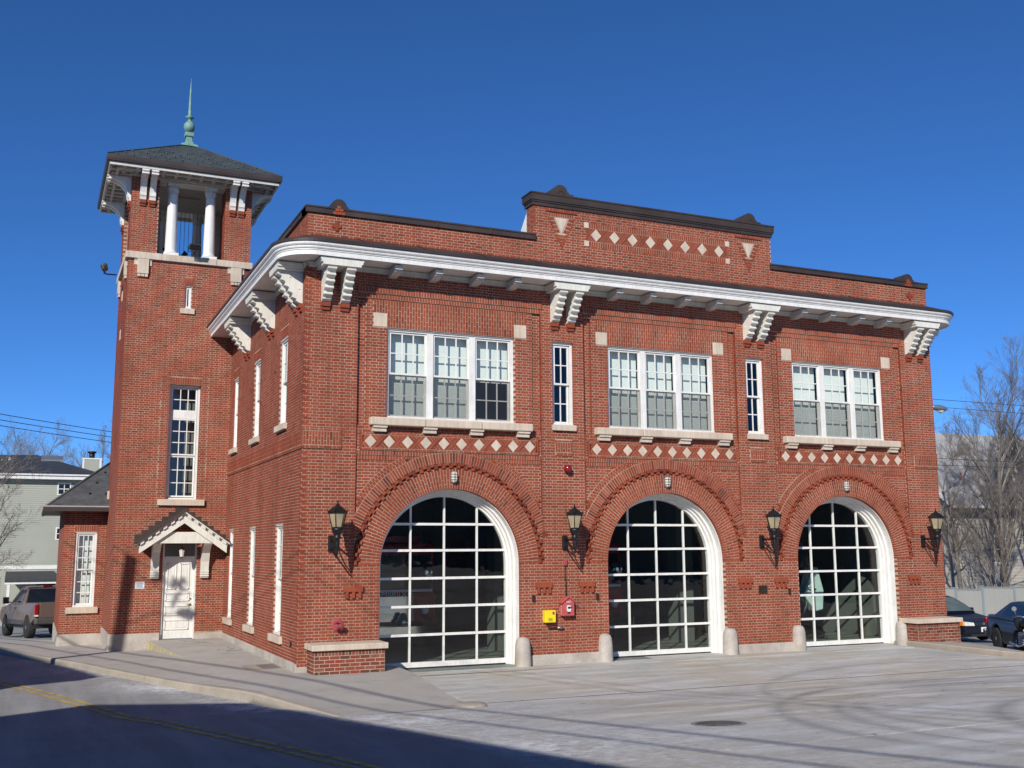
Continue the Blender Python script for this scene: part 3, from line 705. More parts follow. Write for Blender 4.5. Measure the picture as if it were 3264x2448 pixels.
for tx in (6.02, 11.38):                              # brick-framed stone triangles
    pts = [(tx-.175, 10.205), (tx+.175, 10.205), (tx, 9.80)]
    mb = MB(); mb.prism([(tx-.16, 10.205), (tx, 9.83), (tx+.16, 10.205)], lambda p, t: (p[0], t, p[1]), .02, -.012); mb.build('stone_triangle', 'limestone', par)
    mb = MB(); mb.prism([(tx-.35, 10.33), (tx, 9.46), (tx+.35, 10.33)], lambda p, t: (p[0], t, p[1]), .01, -.002, .35); mb.build('mortar_bed', 'mortar', par)
    for k in range(4): zt = 9.80-k*.075; hw_ = .135*(zt-9.47)/.33; work.prism([(tx-hw_, zt), (tx+hw_, zt), (tx+hw_*.75, zt-.064), (tx-hw_*.75, zt-.064)], lambda p, t: (p[0], t, p[1]), .01, -.005, tone())
    soldiers(work, FRONT, tx-.33, tx+.33, 10.225, 10.335, 0); work.fbox(FRONT, tx-.40, tx+.40, 10.338, 10.375, -.02, .03, .4)
    for s in (-1, 1):
        for k in range(8):
            for q in range(2):
                t0, t1 = k/8, (k+1)/8; ax, az = .355, 10.21; bx, bz = 0, 9.44
                o0, o1 = (.0, .075) if q == 0 else (.08, .155)
                def pt(t, o_): return (tx+s*(ax+(bx-ax)*t-o_*.9), az+(bz-az)*t+o_*.15)
                A = [pt(t0+.012, o0), pt(t1-.012, o0), pt(t1-.012, o1), pt(t0+.012, o1)]
                A = clip(A, -s, 0, -s*tx-.004)
                if len(A) > 2 and (q == 0 or t0 < .5): work.prism(A, lambda p, t: (p[0], t, p[1]), .01, -.006, tone())
mb = MB()                                             # brick crosses
for x in (.62, 16.77):
    mb = MB(); mb.box(x-.035, x+.035, -.03, .01, 9.25, 9.45, .35); mb.box(x-.10, x-.038, -.03, .01, 9.315, 9.385, .45); mb.box(x+.038, x+.10, -.03, .01, 9.315, 9.385, .45); mb.build('brick_cross', 'brick', par)
# copings with their humps
def hump(mb, x, z, r, n0=-.38, n1=.05):
    pts = [(x-r*2.0, z), (x-r*1.9, z+.05), (x-r*1.25, z+.055), (x-r*1.2, z+.09), (x-r*1.0, z+.10)]
    pts += [(x-r*math.cos(a), z+.08+r*math.sin(a)) for a in [math.pi*k/14 for k in range(1, 14)]]
    pts += [(x+r*1.0, z+.10), (x+r*1.2, z+.09), (x+r*1.25, z+.055), (x+r*1.9, z+.05), (x+r*2.0, z)]
    mb.prism(pts, lambda p, t: (p[0], -t, p[1]), n0, n1)
mb = MB(); mb.fbox(FRONT, PCX1-.06, W+.05, 9.60, 9.71, -.38, .05); mb.fbox(FRONT, PCX1-.05, W+.06, 9.71, 9.745, -.39, .065); hump(mb, 16.72, 9.70, .17)
for x in (14.4, 15.9): mb.fbox(FRONT, x-.02, x+.02, 9.6, 9.75, -.39, .068)
mb.build('coping', 'coping', par)
mb = MB(); mb.fbox(FRONT, -.05, PCX0+.06, 9.60, 9.71, -.38, .05); mb.fbox(FRONT, -.06, PCX0+.05, 9.71, 9.745, -.39, .065)
hump(mb, .66, 9.70, .17)
mb.fbox(SIDE, .02, TY, 9.60, 9.71, -.38, .05); mb.fbox(SIDE, .02, TY, 9.71, 9.745, -.39, .065)
for x in (2.9, 4.2): mb.fbox(FRONT, x-.02, x+.02, 9.6, 9.75, -.39, .068)
mb.build('coping', 'coping', par)
mb = MB()
for z0, z1, e in ((10.45, 10.53, .035), (10.53, 10.57, .055), (10.57, 10.72, .075), (10.72, 10.755, .09)): mb.fbox(FRONT, PCX0-e, PCX1+e, z0, z1, -.36-e, e)
hump(mb, 5.98, 10.75, .18, -.40, .07); hump(mb, 11.42, 10.75, .18, -.40, .07)
for x in (5.98, 11.42):
    for k in range(10):
        a0, a1 = math.pi*k/10, math.pi*(k+1)/10; rb(mb, (x, 0, 10.77), a0, a1, .075, .095, .06, .082, .5)
for x in (7.3, 8.7, 10.2): mb.fbox(FRONT, x-.015, x+.015, 10.57, 10.725, -.4, .08)
mb.build('coping', 'coping', par)
mb = MB()                                             # arch-shaped brick infill under the low humps
for x in (.66, 16.72):
    mb = MB()
    for k in range(3): mb.fbox(FRONT, x-.13+k*.09, x-.05+k*.09, 9.60, 9.66, .02, .054+.006, tone())
    for k in range(2): mb.fbox(FRONT, x-.085+k*.09, x-.005+k*.09, 9.67, 9.73, .02, .06+.008, tone())
    mb.fbox(FRONT, x-.045, x+.035, 9.74, 9.79, .02, .066, tone()); mb.build('hump_brick', 'brick', par)
mb = MB(); mb.prism([(.34, 9.62), (1.1, 9.62), (.34, 10.42)], lambda p, t: (t, p[0], p[1]), PCX0+.02, PCX0+.25); mb.prism([(.34, 9.62), (1.1, 9.62), (.34, 10.42)], lambda p, t: (t, p[0], p[1]), PCX1-.25, PCX1-.02); mb.build('flashing', 'white', par)
# ---- stone friezes with diamonds: one panel above each arch and one on the parapet
def diamonds(name, cx, zc, half, n, d, z0, z1, nlev, edge=True, corners=False):
    bed = MB(); bed.fbox(FRONT, cx-half, cx+half, z0, z1, -.02, nlev); o = bed.build(name, 'mortar', fs)
    pitch = (2*half-.16-2*d if edge else 2*half-.34-2*d)/(n-1); h = d
    xs = [cx-pitch*(n-1)/2+i*pitch for i in range(n)]; w = d*.93
    me = MB(); me.prism([(-w+.004, 0), (0, -h+.004), (w-.004, 0), (0, h-.004)], lambda p, t: (p[0], t, p[1]), .015, -.008); me = me.mesh('stone_diamond', 'limestone')
    for x in xs: inst('stone_diamond', me, o, (x, -nlev, zc))
    mb = MB(); s2 = math.sqrt(.5); step = .056
    top, bot = zc+h, zc-h
    def put(poly, a, b, lo, hi):
        q = clip(clip(poly, a, b, hi-JT*.4), -a, -b, -(lo+JT*.4))
        if len(q) > 2: mb.prism(q, lambda p, t: (p[0], t, p[1]), .01, -nlev-PROUD, tone())
    for i in range(n+1):
        xl = xs[i-1] if i > 0 else xs[0]-pitch; xr_ = xs[i] if i < n else xs[-1]+pitch
        L0 = cx-half+.045 if i == 0 else -99; R0 = cx+half-.045 if i == n else 99
        sl = h/w
        # '/' band between the two diamonds
        cl, chh = xl+w, xr_-w                      # at z=zc; lines x-(z-zc)/sl = c
        band = [(xl, bot), (xr_-2*w, bot), (xr_, top), (xl+2*w, top)]
        if i in (0, n): band = [(max(p[0], L0), p[1]) for p in band]; band = [(min(p[0], R0), p[1]) for p in band]
        m_ = max(1, round((chh-cl)/(step*1.3)))
        for k in range(m_): put(band, 1, -1/sl, cl-zc/sl+(chh-cl)*k/m_, cl-zc/sl+(chh-cl)*(k+1)/m_)
        for tri, c0, sgn in (([(xl, top), (xl+w, zc), (xl+2*w, top)], xl+w, 1), ([(xr_, bot), (xr_-w, zc), (xr_-2*w, bot)], xr_-w, -1)):
            tri = [(min(max(p[0], L0), R0), p[1]) for p in tri]
            for k in range(6):
                lo, hi = (c0+k*step*1.4, c0+(k+1)*step*1.4) if sgn > 0 else (c0-(k+1)*step*1.4, c0-k*step*1.4)
                put(tri, 1, 1/sl, lo+zc/sl, hi+zc/sl)
    if edge:
        bricks(mb, FRONT, cx-half, cx+half, z0, bot-.004, nlev); bricks(mb, FRONT, cx-half, cx+half, top+.004, z1, nlev)
        for s in (-1, 1): mb.fbox(FRONT, cx+half-.02 if s > 0 else cx-half-.005, cx+half+.005 if s > 0 else cx-half+.02, z0, z1, -.06, nlev+PROUD, .55)
        for s in (-1, 1): mb.fbox(FRONT, cx+half-.065 if s > 0 else cx-half+.025, cx+half-.025 if s > 0 else cx-half+.065, bot+.004, top-.004, -.01, nlev+PROUD, tone())
    else:
        soldiers(mb, FRONT, cx-half+.13, cx+half-.13, z0, bot-.004, nlev, deep=.02); soldiers(mb, FRONT, cx-half+.13, cx+half-.13, top+.004, z1, nlev, deep=.02)
        for s in (-1, 1):
            for za, zb in ((z0, bot), (top, z1)):
                k = MB(); u = cx+s*(half-.065); k.fbox(FRONT, u-.06, u+.06, za+.003, zb-.003, -.01, nlev+.012); k.build('corner_stone', 'limestone', o)
            bricks(mb, FRONT, cx+s*(half-.065)-.06, cx+s*(half-.065)+.06, bot+.005, top-.005, nlev)
    mb.build('brickwork', 'brick', o, kind='stuff')
for c in BC: diamonds('diamond_frieze', c, 4.77, 2.07, 10, .137, 4.585, 4.955, .012)
diamonds('diamond_frieze', 8.71, 9.90, 2.09, 8, .155, 9.605, 10.195, .003, edge=False)
# ---- dressed stone: sills, blocks
def stone(name, fr, u0, u1, v0, v1, n0, n1, parent, mat='limestone', bev=.008):
    mb = MB(); mb.fbox(fr, u0, u1, v0, v1, n0, n1); return mb.build(name, mat, parent, bevel=bev)
for c in BC:
    for s in (-1, 1): stone('lintel_stone', FRONT, c+s*1.655-.152, c+s*1.655+.152, 7.25, 7.545, -.1, -.018, fs)
# ---- windows
def window(fr, u0, u1, v0, v1, units, sashes, n=-.05, cw=.06, blinds=None, mat='white', label=None, scr=False, wl=0):
    mb = MB()
    mb.fbox(fr, u0, u1, v1-cw, v1, n-.12, n); mb.fbox(fr, u0, u1, v0, v0+cw*.8, n-.12, n+.015)
    mb.fbox(fr, u0, u0+cw, v0+cw*.8, v1-cw, n-.12, n-.001); mb.fbox(fr, u1-cw, u1, v0+cw*.8, v1-cw, n-.12, n-.001)
    mb.fbox(fr, u0+.012, u1-.012, v1-cw*.35, v1-.004, n, n+.03)
    rv = MB(); e = .004; n1 = n+.02
    for (p, q, r0, r1) in ((u0-.03, u0-e, v0, v1), (u1+e, u1+.03, v0, v1), (u0-.03, u1+.03, v1+e, v1+.03)): rv.fbox(fr, p, q, r0, r1, n-.2, wl-.004)
    k = len(units)
    for i in range(k-1): mb.fbox(fr, units[i][1], units[i+1][0], v0+cw*.8, v1-cw, n-.12, n-.002)
    w = mb.build('window', mat, fs, label=label); rv.build('reveal', 'mortar', w)
    for ui, (a, b_) in enumerate(units):
        for (z0, z1, nx, ny, dn) in sashes:
            sb = MB(); st = .042; m_ = .012; ns = n+dn
            sb.fbox(fr, a, b_, z0, z0+st, ns-.035, ns); sb.fbox(fr, a, b_, z1-st, z1, ns-.035, ns); sb.fbox(fr, a, a+st, z0+st, z1-st, ns-.035, ns-.001); sb.fbox(fr, b_-st, b_, z0+st, z1-st, ns-.035, ns-.001)
            ia, ib, ja, jb = a+st, b_-st, z0+st, z1-st
            for i in range(1, nx): x = ia+(ib-ia)*i/nx; sb.fbox(fr, x-m_, x+m_, ja, jb, ns-.03, ns-.004)
            for j in range(1, ny): z = ja+(jb-ja)*j/ny; sb.fbox(fr, ia, ib, z-m_, z+m_, ns-.03, ns-.006)
            sb.build('sash', mat, w)
            if scr and dn < -.05: k = MB(); quad(k, fr, a+.005, b_-.005, z0+.01, z1-.02, n-.012); k.build('insect_screen', 'screen', w)
            for i in range(nx):
                for j in range(ny):
                    pb = MB(); quad(pb, fr, ia+(ib-ia)*i/nx, ia+(ib-ia)*(i+1)/nx, ja+(jb-ja)*j/ny, ja+(jb-ja)*(j+1)/ny, ns-.02); pb.build('pane', 'glass', w)
        if blinds:
            bl = blinds[ui]
            if bl:
                bb = MB(); bb.fbox(fr, a-.02, b_+.02, bl[0], bl[1], n-.235, n-.23); bb.build('blind', bl[2] if len(bl) > 2 else 'blind', w)
    return w
for bi, c in enumerate(BC):
    un = [(c-1.43, c-.575), (c-.425, c+.425), (c+.575, c+1.43)]
    bl = [(5.3, 7.2)]*3
    if bi == 0: bl = [(5.3, 7.2), (5.3, 7.2), (6.22, 7.2)]
    w = window(FRONT, c-1.5, c+1.5, 5.28, 7.24, un, [(6.24, 7.18, 3, 2, -.03), (5.33, 6.26, 3, 2, -.07)], n=-.085, blinds=bl, scr=True, wl=-.03)
    for k in range(3): stone('sill', FRONT, [c-1.885, c-.655, c+.655][k], [c-.661, c+.649, c+1.885][k], 5.105, 5.275, -.1, .15, w, bev=.02)
    for x in (-1.67, -.545, .545, 1.67):
        mb = MB(); mb.fbox(FRONT, c+x-.155, c+x+.155, 5.055, 5.10, -.04, .12); mb.fbox(FRONT, c+x-.145, c+x+.145, 4.975, 5.055, -.04, .085); mb.build('sill_block', 'limestone', w)
for (a, b_, c0, c1) in slim:
    w = window(FRONT, a, b_, 5.30, 7.23, [(a+.075, b_-.075)], [(6.24, 7.16, 2, 2, -.03), (5.35, 6.27, 2, 2, -.07)], n=-.065)
    stone('sill', FRONT, a-.03, b_+.03, 5.165, 5.298, -.1, .07, w)
for i, (a, b_) in enumerate(SWIN_U):
    w = window(SIDE, a, b_, 5.27, 7.23, [(a+.065, b_-.065)], [(6.24, 7.16, 2, 2, -.03), (5.33, 6.27, 2, 2, -.07)], n=-.035, blinds=[(5.3, 7.2, 'curtain')])
    stone('sill', SIDE, a-.12, b_+.12, 5.13, 5.268, -.1, .08, w)
    w = window(SIDE, a, b_, .70, 3.06, [(a+.065, b_-.065)], [(1.88, 3.0, 2, 3, -.03), (.76, 1.9, 2, 3, -.07)], n=-.035, blinds=[(.72, 3.0, 'curtain')])
    stone('sill', SIDE, a-.2, b_+.2, .545, .698, -.1, .07, w)
# ---- garage doors
DN = -.50; DR = 1.50
for bi, c in enumerate(BC):
    mb = MB()
    def jamb(r0, r1, n0, n1, z0):
        for i in range(40):
            rb(mb, (c, 0, ZS), math.pi*i/40, math.pi*(i+1)/40, r0, r1, n0, n1, .5)
        for s in (-1, 1):
            u0, u1 = sorted((c+s*r0, c+s*r1)); mb.fbox(FRONT, u0, u1, z0, ZS, n0, n1)
    jamb(1.592, 1.609, -.56, -.09, .0); jamb(1.545, 1.594, -.56, -.27, .001); jamb(1.50, 1.548, -.56, -.37, .002); jamb(1.455, 1.502, -.56, -.45, .004)
    gd = mb.build('garage_door', 'white', fs)
    rails = [.70, 1.295, 1.89, 2.485, 3.05]; mun = [-.775, 0, .775]
    for z in rails:
        hw = 1.47 if z < ZS else math.sqrt(1.47**2-(z-ZS)**2)
        k = MB(); k.fbox(FRONT, c-hw, c+hw, z-.026, z+.026, DN-.03, DN+.022); k.build('rail', 'white', gd)
    k = MB(); k.fbox(FRONT, c-1.46, c+1.46, .03, .135, DN-.04, DN+.03); k.build('bottom_rail', 'white', gd)
    k = MB(); k.fbox(FRONT, c-1.46, c+1.46, .0, .03, DN-.03, DN+.015); k.build('rubber_seal', 'rubber', gd)
    zz = [.135]+rails+[3.7]
    for x in mun:
        top = ZS+math.sqrt(1.475**2-x*x)
        for a, b_ in zip(zz[:-1], zz[1:]):
            a2, b2 = a+.03 if a > .2 else a, min(b_-.03, top)
            if b2 > a2: k = MB(); k.fbox(FRONT, c+x-.02, c+x+.02, a2, b2, DN-.03, DN+.018); k.build('muntin', 'white', gd)
    xx = [-1.47]+mun+[1.47]
    for i in range(4):
        for j in range(6):
            poly = [(xx[i], zz[j]), (xx[i+1], zz[j]), (xx[i+1], zz[j+1]), (xx[i], zz[j+1])]
            for q in range(25):
                a = math.pi*q/24; poly = clip(poly, math.cos(a), math.sin(a), 1.475+ZS*math.sin(a))
                if len(poly) < 3: break
            if len(poly) < 3: continue
            pb = MB(); P = [FRONT(c+p[0], p[1], DN) for p in poly]; pb.add(P, [tuple(range(len(P)))]); pb.build('pane', 'glass', gd)
# ---- granite base courses
def base_course(fr, u0, u1, v0, v1, n1, parent, L=1.6):
    u = u0
    while u < u1-.01:
        e = min(u1, u+L*random.uniform(.8, 1.2))
        if u1-e < .35: e = u1
        stone('base_stone', fr, u+.004, e-.004, v0, v1+random.uniform(-.004, .004), -.06, n1, parent, 'granite', .012); u = e
base_course(SIDE, .0, TY, -.15, .265, .035, side)
for a, b_ in ((BC[0]+AR+.0, BC[1]-AR-.0), (BC[1]+AR, BC[2]-AR)): base_course(FRONT, a, b_, -.12, .205, .045, front, 3)
base_course(FRONT, 0, BC[0]-AR, -.12, .205, .02, front); base_course(FRONT, BC[2]+AR, W, -.12, .205, .02, front)
# ---- cornice
CC = .15
def cpath(p):
    pts = [(-p, y) for y in (TY-.005, 7, 5, 3, 1, CC)]
    pts += [(CC+(CC+p)*math.cos(a), CC+(CC+p)*math.sin(a)) for a in [math.pi+math.pi/2*k/14 for k in range(1, 15)]]
    pts += [(x, -p) for x in (2, 4, 6, 8, 10, 12, 14, 16, W-CC)]
    pts += [(W-CC+(CC+p)*math.cos(a), CC+(CC+p)*math.sin(a)) for a in [-math.pi/2+math.pi/2*k/14 for k in range(1, 15)]]
    pts += [(W+p, y) for y in (2, 5, 9)]
    return pts
def sweep(mb, prof, closed=True):
    rows = [cpath(p) for p, z in prof]; n = len(rows[0]); m_ = len(prof); k0 = len(mb.v)
    for i in range(n):
        for j in range(m_): mb.v.append((rows[j][i][0], rows[j][i][1], prof[j][1]))
    for i in range(n-1):
        for j in range(m_ if closed else m_-1):
            q = (j+1) % m_; mb.f.append((k0+i*m_+j, k0+i*m_+q, k0+(i+1)*m_+q, k0+(i+1)*m_+j)); mb.t.append(.5); mb.smooth.append(False)
    mb.f.append(tuple(k0+j for j in range(m_))); mb.f.append(tuple(k0+(n-1)*m_+j for j in range(m_))[::-1]); mb.t += [.5, .5]; mb.smooth += [False, False]
mb = MB(); sweep(mb, [(-.02, 8.53), (.565, 8.53), (.565, 8.515), (.62, 8.515), (.62, 8.615), (.635, 8.615), (.635, 8.64), (.655, 8.645), (.668, 8.665), (.67, 8.69), (.69, 8.70), (.712, 8.725), (.72, 8.765), (-.02, 8.78)])
cornice = mb.build('cornice', 'white', fs)
mb = MB(); sweep(mb, [(.715, 8.768), (.745, 8.775), (.75, 8.82), (.735, 8.845), (.69, 8.85), (-.05, 9.14), (-.05, 8.79)]); mb.build('gutter_roof', 'gutter', cornice)
mb = MB(); sweep(mb, [(-.02, 8.405), (.03, 8.405), (.03, 8.47), (.06, 8.49), (.06, 8.519), (-.02, 8.519)]); mb.build('frieze_board', 'trim_grey', cornice)
for x in [1.1+k*1.35 for k in range(12)]:
    mb = MB(); mb.prism([(.752, 8.80), (.752, 8.85), (.69, 8.868), (.0, 9.14), (.0, 9.10), (.69, 8.83)], lambda p, t: (t, -p[0], p[1]), x-.012, x+.012); mb.build('roof_seam', 'gutter', cornice)
bp_ = [(0, .0), (.52, .0), (.53, -.03)]
for i in range(5):
    t = i/5; p = .50-.40*t; z = -.035-.60*t
    bp_ += [(p+.045, z-.002), (p+.055, z-.018), (p+.048, z-.036), (p+.005, z-.046), (p-.035, z-.062), (p-.05, z-.092), (p-.045, z-.112)]
bp_ += [(.07, -.665), (.0, -.675)]
mb = MB(); mb.prism(bp_, lambda p, t: (t, -p[0], p[1]), -.095, .095)
for s in (-1, 1):
    for p, z in ((.09, -.12), (.28, -.12), (.09, -.36)): mb.lathe([(.028, 0), (.012, .012)], (0, 0, 0), 4, 'x') if False else mb.prism([(p-.022, z), (p, z-.022), (p+.022, z), (p, z+.022)], lambda q, t: (t, -q[0], q[1]), s*.094, s*.108)
BRK = mb.mesh('bracket', 'cream')
mb = MB(); mb.prism([(-.40, 0), (.40, 0), (.41, .05), (.44, .06), (.44, .09), (.46, .12), (.46, .158), (-.46, .158), (-.46, .12), (-.44, .09), (-.44, .06), (-.41, .05)], lambda p, t: (p[0], t, p[1]), -.575, .0); CAPM = mb.mesh('bracket_cap', 'cream')
mb = MB(); mb.box(-.095, .095, -.07, .01, -.09, .0, .45); mb.box(-.09, .09, -.04, .01, -.165, -.095, .35); CORB = mb.mesh('brick_corbel', 'brick')
def brpair(loc, rot):
    M = Matrix.Rotation(rot, 3, 'Z')
    for dx in (-.205, .205):
        P = Vector(loc)+M @ Vector((dx, 0, 0)); inst('bracket', BRK, cornice, (P.x, P.y, 8.345), (0, 0, rot)); inst('brick_corbel', CORB, cornice, (P.x, P.y, 7.668), (0, 0, rot))
    inst('bracket_cap', CAPM, cornice, (loc[0], loc[1], 8.345), (0, 0, rot))
for x in (.62, 6.0, 11.42, 16.78): brpair((x, 0, 0), 0)
for y in (.60, 3.42, 6.5): brpair((0, y, 0), -math.pi/2)
brpair((W, .6, 0), math.pi/2); brpair((W, 3.4, 0), math.pi/2)
mb = MB(); mb.prism([(0, .18), (.50, .18), (.50, .09), (.44, .09), (.44, .055), (.36, .05), (.30, .03), (.18, .0), (0, .0)], lambda p, t: (t, -p[0], p[1]), -.085, .085); MOD = mb.mesh('modillion', 'trim_grey')
for c in BC:
    for d in (-1.42, -.5, .47, 1.38): inst('modillion', MOD, cornice, (c+d, 0, 8.325))
# ---- the mass behind: other walls, floors, roof
mb = MB(); mb.fbox(frame((W, 0, 0), (0, 1, 0), (0, 0, 1), (1, 0, 0)), .03, 16, -1.5, 9.6, -.3, -.004); mb.fbox(frame((0, 16, 0), (1, 0, 0), (0, 0, 1), (0, 1, 0)), .4, W, -1.5, 9.0, -.3, 0); mb.build('rear_wall', 'brick', fs)
mb = MB(); mb.box(.05, W-.3, .62, 15.7, 4.45, 4.75); mb.box(.05, W-.3, .1, .62, 4.6, 4.75); mb.build('upper_floor', 'bay_wall', fs)
mb = MB(); mb.box(.05, W-.05, .05, 15.9, 8.75, 8.88); mb.build('flat_roof', 'slate', fs)
mb = MB(); mb.box(.06, W-.3, .0, 9.0, -.1, -.002); mb.build('bay_floor', 'bay_floor', fs)
mb = MB(); mb.box(.3, W-.3, 9.0, 9.1, 0, 4.45); mb.box(.28, .32, .7, 9, 0, 4.45); mb.box(W-.35, W-.31, .7, 9, 0, 4.45)
for x in (6.0, 11.42): mb.box(x-.25, x+.25, 3.4, 3.9, 0, 4.45)
mb.build('bay_wall', 'bay_wall', fs)
mb = MB(); mb.box(.1, W-.3, 3.0, 3.1, 4.75, 8.7)
for x in (6.8, 10.6): mb.box(x, x+.1, .5, 3, 4.75, 8.7)
mb.build('partition', 'room', fs)
# ---- tower
tm = MB()
BW = (-1.67, -.83, 3.90, 7.10); DRW = (-1.66, -.76, .12, 2.78); SLT = (-1.375, -1.195, 9.29, 9.94)
sheet(tm, TOWF, TX0, TX1, -.4, 10.62, 0, holes=[BW, DRW, SLT])
SUR = (-1.90, -.62, 3.90, 7.33)
bricks(work, TOWF, TX0, TX1, .32, 10.58, 0, holes=[BW, (DRW[0], DRW[1], 0, 2.78), SLT, (BW[0], BW[1], 7.1, 7.3), (-1.40, -1.17, 9.94, 10.2)], phase=.05, deep=.1)
soldiers(work, TOWF, BW[0]-.0, BW[1]+.0, 7.105, 7.30, .0, deep=.09)
for k in range(5): u = -1.285+(k-2)*.042; work.prism([(u-.018, 9.945), (u+.018, 9.945), (u+.018+(k-2)*.012, 10.19), (u-.018+(k-2)*.012, 10.19)], lambda p, t: (p[0], TY+t, p[1]), .01, -.009, .4+.1*random.random())
for u in (SUR[0], SUR[1]): mb = MB(); tm.fbox(TOWF, u-.006, u+.006, SUR[2], SUR[3], -.005, .004)
sheet(tm, TOWL, TY, TY1, -.6, 10.62, 0); bricks(work, TOWL, TY, TY1, .32, 10.58, 0, phase=.1)
tm.fbox(TOWR, TY, TY1, 8, 10.62, -.3, -.003); tm.fbox(TOWB, TX0, TX1, -.6, 10.62, -.3, -.003)
tw = tm.build('tower_wall', 'mortar', fs)
base_course(TOWF, TX0, DRW[0], -.5, .315, .03, tw, 1.1); base_course(TOWF, DRW[1], .0, -.3, .285, .03, tw, 1.1); base_course(TOWL, TY, TY1, -.6, .315, .03, tw)
# belt and its hanging stones
mb = MB()
for a, b_ in ((TX0-.08, -2.05), (-2.044, -.55), (-.544, TX1+.07)): k = MB(); k.fbox(TOWF, a, b_, 10.60, 10.79, -.3, .085); k.build('belt_stone', 'limestone', tw, bevel=.008)
for a, b_ in ((TY-.08, 10.7), (10.706, TY1+.08)): k = MB(); k.fbox(TOWL, a if a > TY else TY+.3, b_, 10.60, 10.79, -.3, .085); k.build('belt_stone', 'limestone', tw)
k = MB(); k.box(TX0+.3, TX1+.08, TY+.3, TY1+.08, 10.60, 10.785); k.build('belfry_floor', 'limestone', tw)
def hang(fr, u):
    k = MB(); k.fbox(fr, u-.235, u+.235, 10.42, 10.565, -.02, .03); k.fbox(fr, u-.235, u+.235, 10.565, 10.60, -.02, .045); k.build('belt_block', 'limestone', tw)
    k = MB(); k.fbox(fr, u-.15, u+.15, 10.20, 10.598, -.02, .075); k.build('hanging_stone', 'limestone', tw)
    k = MB(); k.fbox(fr, u-.15, u+.15, 10.175, 10.198, -.02, .085)
    for j in (-1, 0, 1): k.fbox(fr, u+j*.095-.04, u+j*.095+.04, 10.09, 10.175, -.02, .065)
    k.build('stone_drops', 'limestone', tw)
for u in (-2.54, .02): hang(TOWF, u)
for u in (9.5, 11.95): hang(TOWL, u)
stone('slit_sill', TOWF, -1.485, -1.095, 9.13, 9.285, -.05, .05, tw)
for z in (8.55, 9.7): stone('putlog_stone', TOWL, 10.6, 10.85, z, z+.3, -.02, .02, tw)
stone('putlog_stone', TOWL, 11.9, 12.2, 4.0, 4.25, -.02, .05, tw)
w = window(TOWF, SLT[0], SLT[1], SLT[2], SLT[3], [(SLT[0]+.03, SLT[1]-.03)], [(SLT[2]+.03, SLT[3]-.03, 1, 1, -.02)], n=-.03, cw=.03)
w = window(TOWF, *BW, [(BW[0]+.07, BW[1]-.07)], [(6.36, 7.03, 3, 2, -.03), (5.13, 6.16, 3, 3, -.03), (3.97, 5.12, 3, 3, -.06)], n=-.13)
k = MB(); k.fbox(TOWF, BW[0]+.07, BW[1]-.07, 6.16, 6.36, -.25, -.155); k.build('transom_bar', 'white', w)
stone('sill', TOWF, -1.87, -.625, 3.73, 3.898, -.1, .09, w)
mb = MB(); mb.box(TX0+.1, TX1-.1, TY+.6, TY+.7, .1, 10.5); mb.build('partition', 'room', tw)
# belfry piers, columns and entablature
piers4 = []; PW = .74
for (x0, x1) in ((TX0, TX0+PW), (TX1-PW, TX1)):
    for (y0, y1) in ((TY, TY+PW), (TY1-PW, TY1)):
        pk = MB(); pk.box(x0, x1, y0, y1, 10.78, 13.1); piers4.append(pk)
        if y0 == TY: bricks(work, TOWF, x0, x1, 10.79, 10.79+36*CH, 0, deep=.1, phase=.05); bricks(work, frame((x1, 0, 0), (0, 1, 0), (0, 0, 1), (1, 0, 0)), y0, y1, 10.79, 10.79+36*CH, .001, deep=.02)
        if x0 == TX0: bricks(work, TOWL, y0, y1, 10.79, 10.79+36*CH, 0, deep=.1)
        if x0 != TX0: bricks(work, frame((x0, 0, 0), (0, 1, 0), (0, 0, 1), (-1, 0, 0)), y0, y1, 10.79, 10.79+36*CH, .001, deep=.02)
bel = piers4[0].build('belfry', 'mortar', fs)
for pk in piers4[1:]: pk.build('belfry_pier', 'mortar', bel)
def column(x, y):
    k = MB(); k.box(x-.205, x+.205, y-.205, y+.205, 10.78, 10.90); k.lathe([(.185, 10.90), (.195, 10.93), (.17, 10.965), (.16, 11.0), (.163, 11.05), (.155, 11.7), (.14, 12.3), (.13, 12.62), (.14, 12.64), (.14, 12.66), (.125, 12.67), (.13, 12.75), (.165, 12.88)], (x, y, 0), 24)
    k.box(x-.165, x+.165, y-.165, y+.165, 12.88, 12.97)
    for a in range(8): q = a*math.pi/4; k.lathe([(.02, 12.7), (.045, 12.8), (.03, 12.87)], (x+.125*math.cos(q), y+.125*math.sin(q), 0), 6)
    k.build('column', 'white', bel)
xm = (TX0+TX1)/2; ym = (TY+TY1)/2
for dx in (-.53, .53): column(xm+dx, TY+.27); column(xm+dx, TY1-.27)
for dy in (-.53, .53): column(TX0+.27, ym+dy); column(TX1-.27, ym+dy)
k = MB()
for (y0, y1) in ((TY+.06, TY+.5), (TY1-.5, TY1-.06)): k.box(TX0+PW-.02, TX1-PW+.02, y0, y1, 12.97, 13.1)
for (x0, x1) in ((TX0+.06, TX0+.5), (TX1-.5, TX1-.06)): k.box(x0, x1, TY+PW-.02, TY1-PW+.02, 12.97, 13.1)
k.build('entablature', 'white', bel)
k = MB(); k.box(TX0+.5, TX1-.5, TY+.5, TY1-.5, 12.99, 13.09); k.box(xm-.35, xm+.35, ym-.35, ym+.35, 12.94, 12.99); k.build('ceiling', 'louvre', bel)
k = MB()
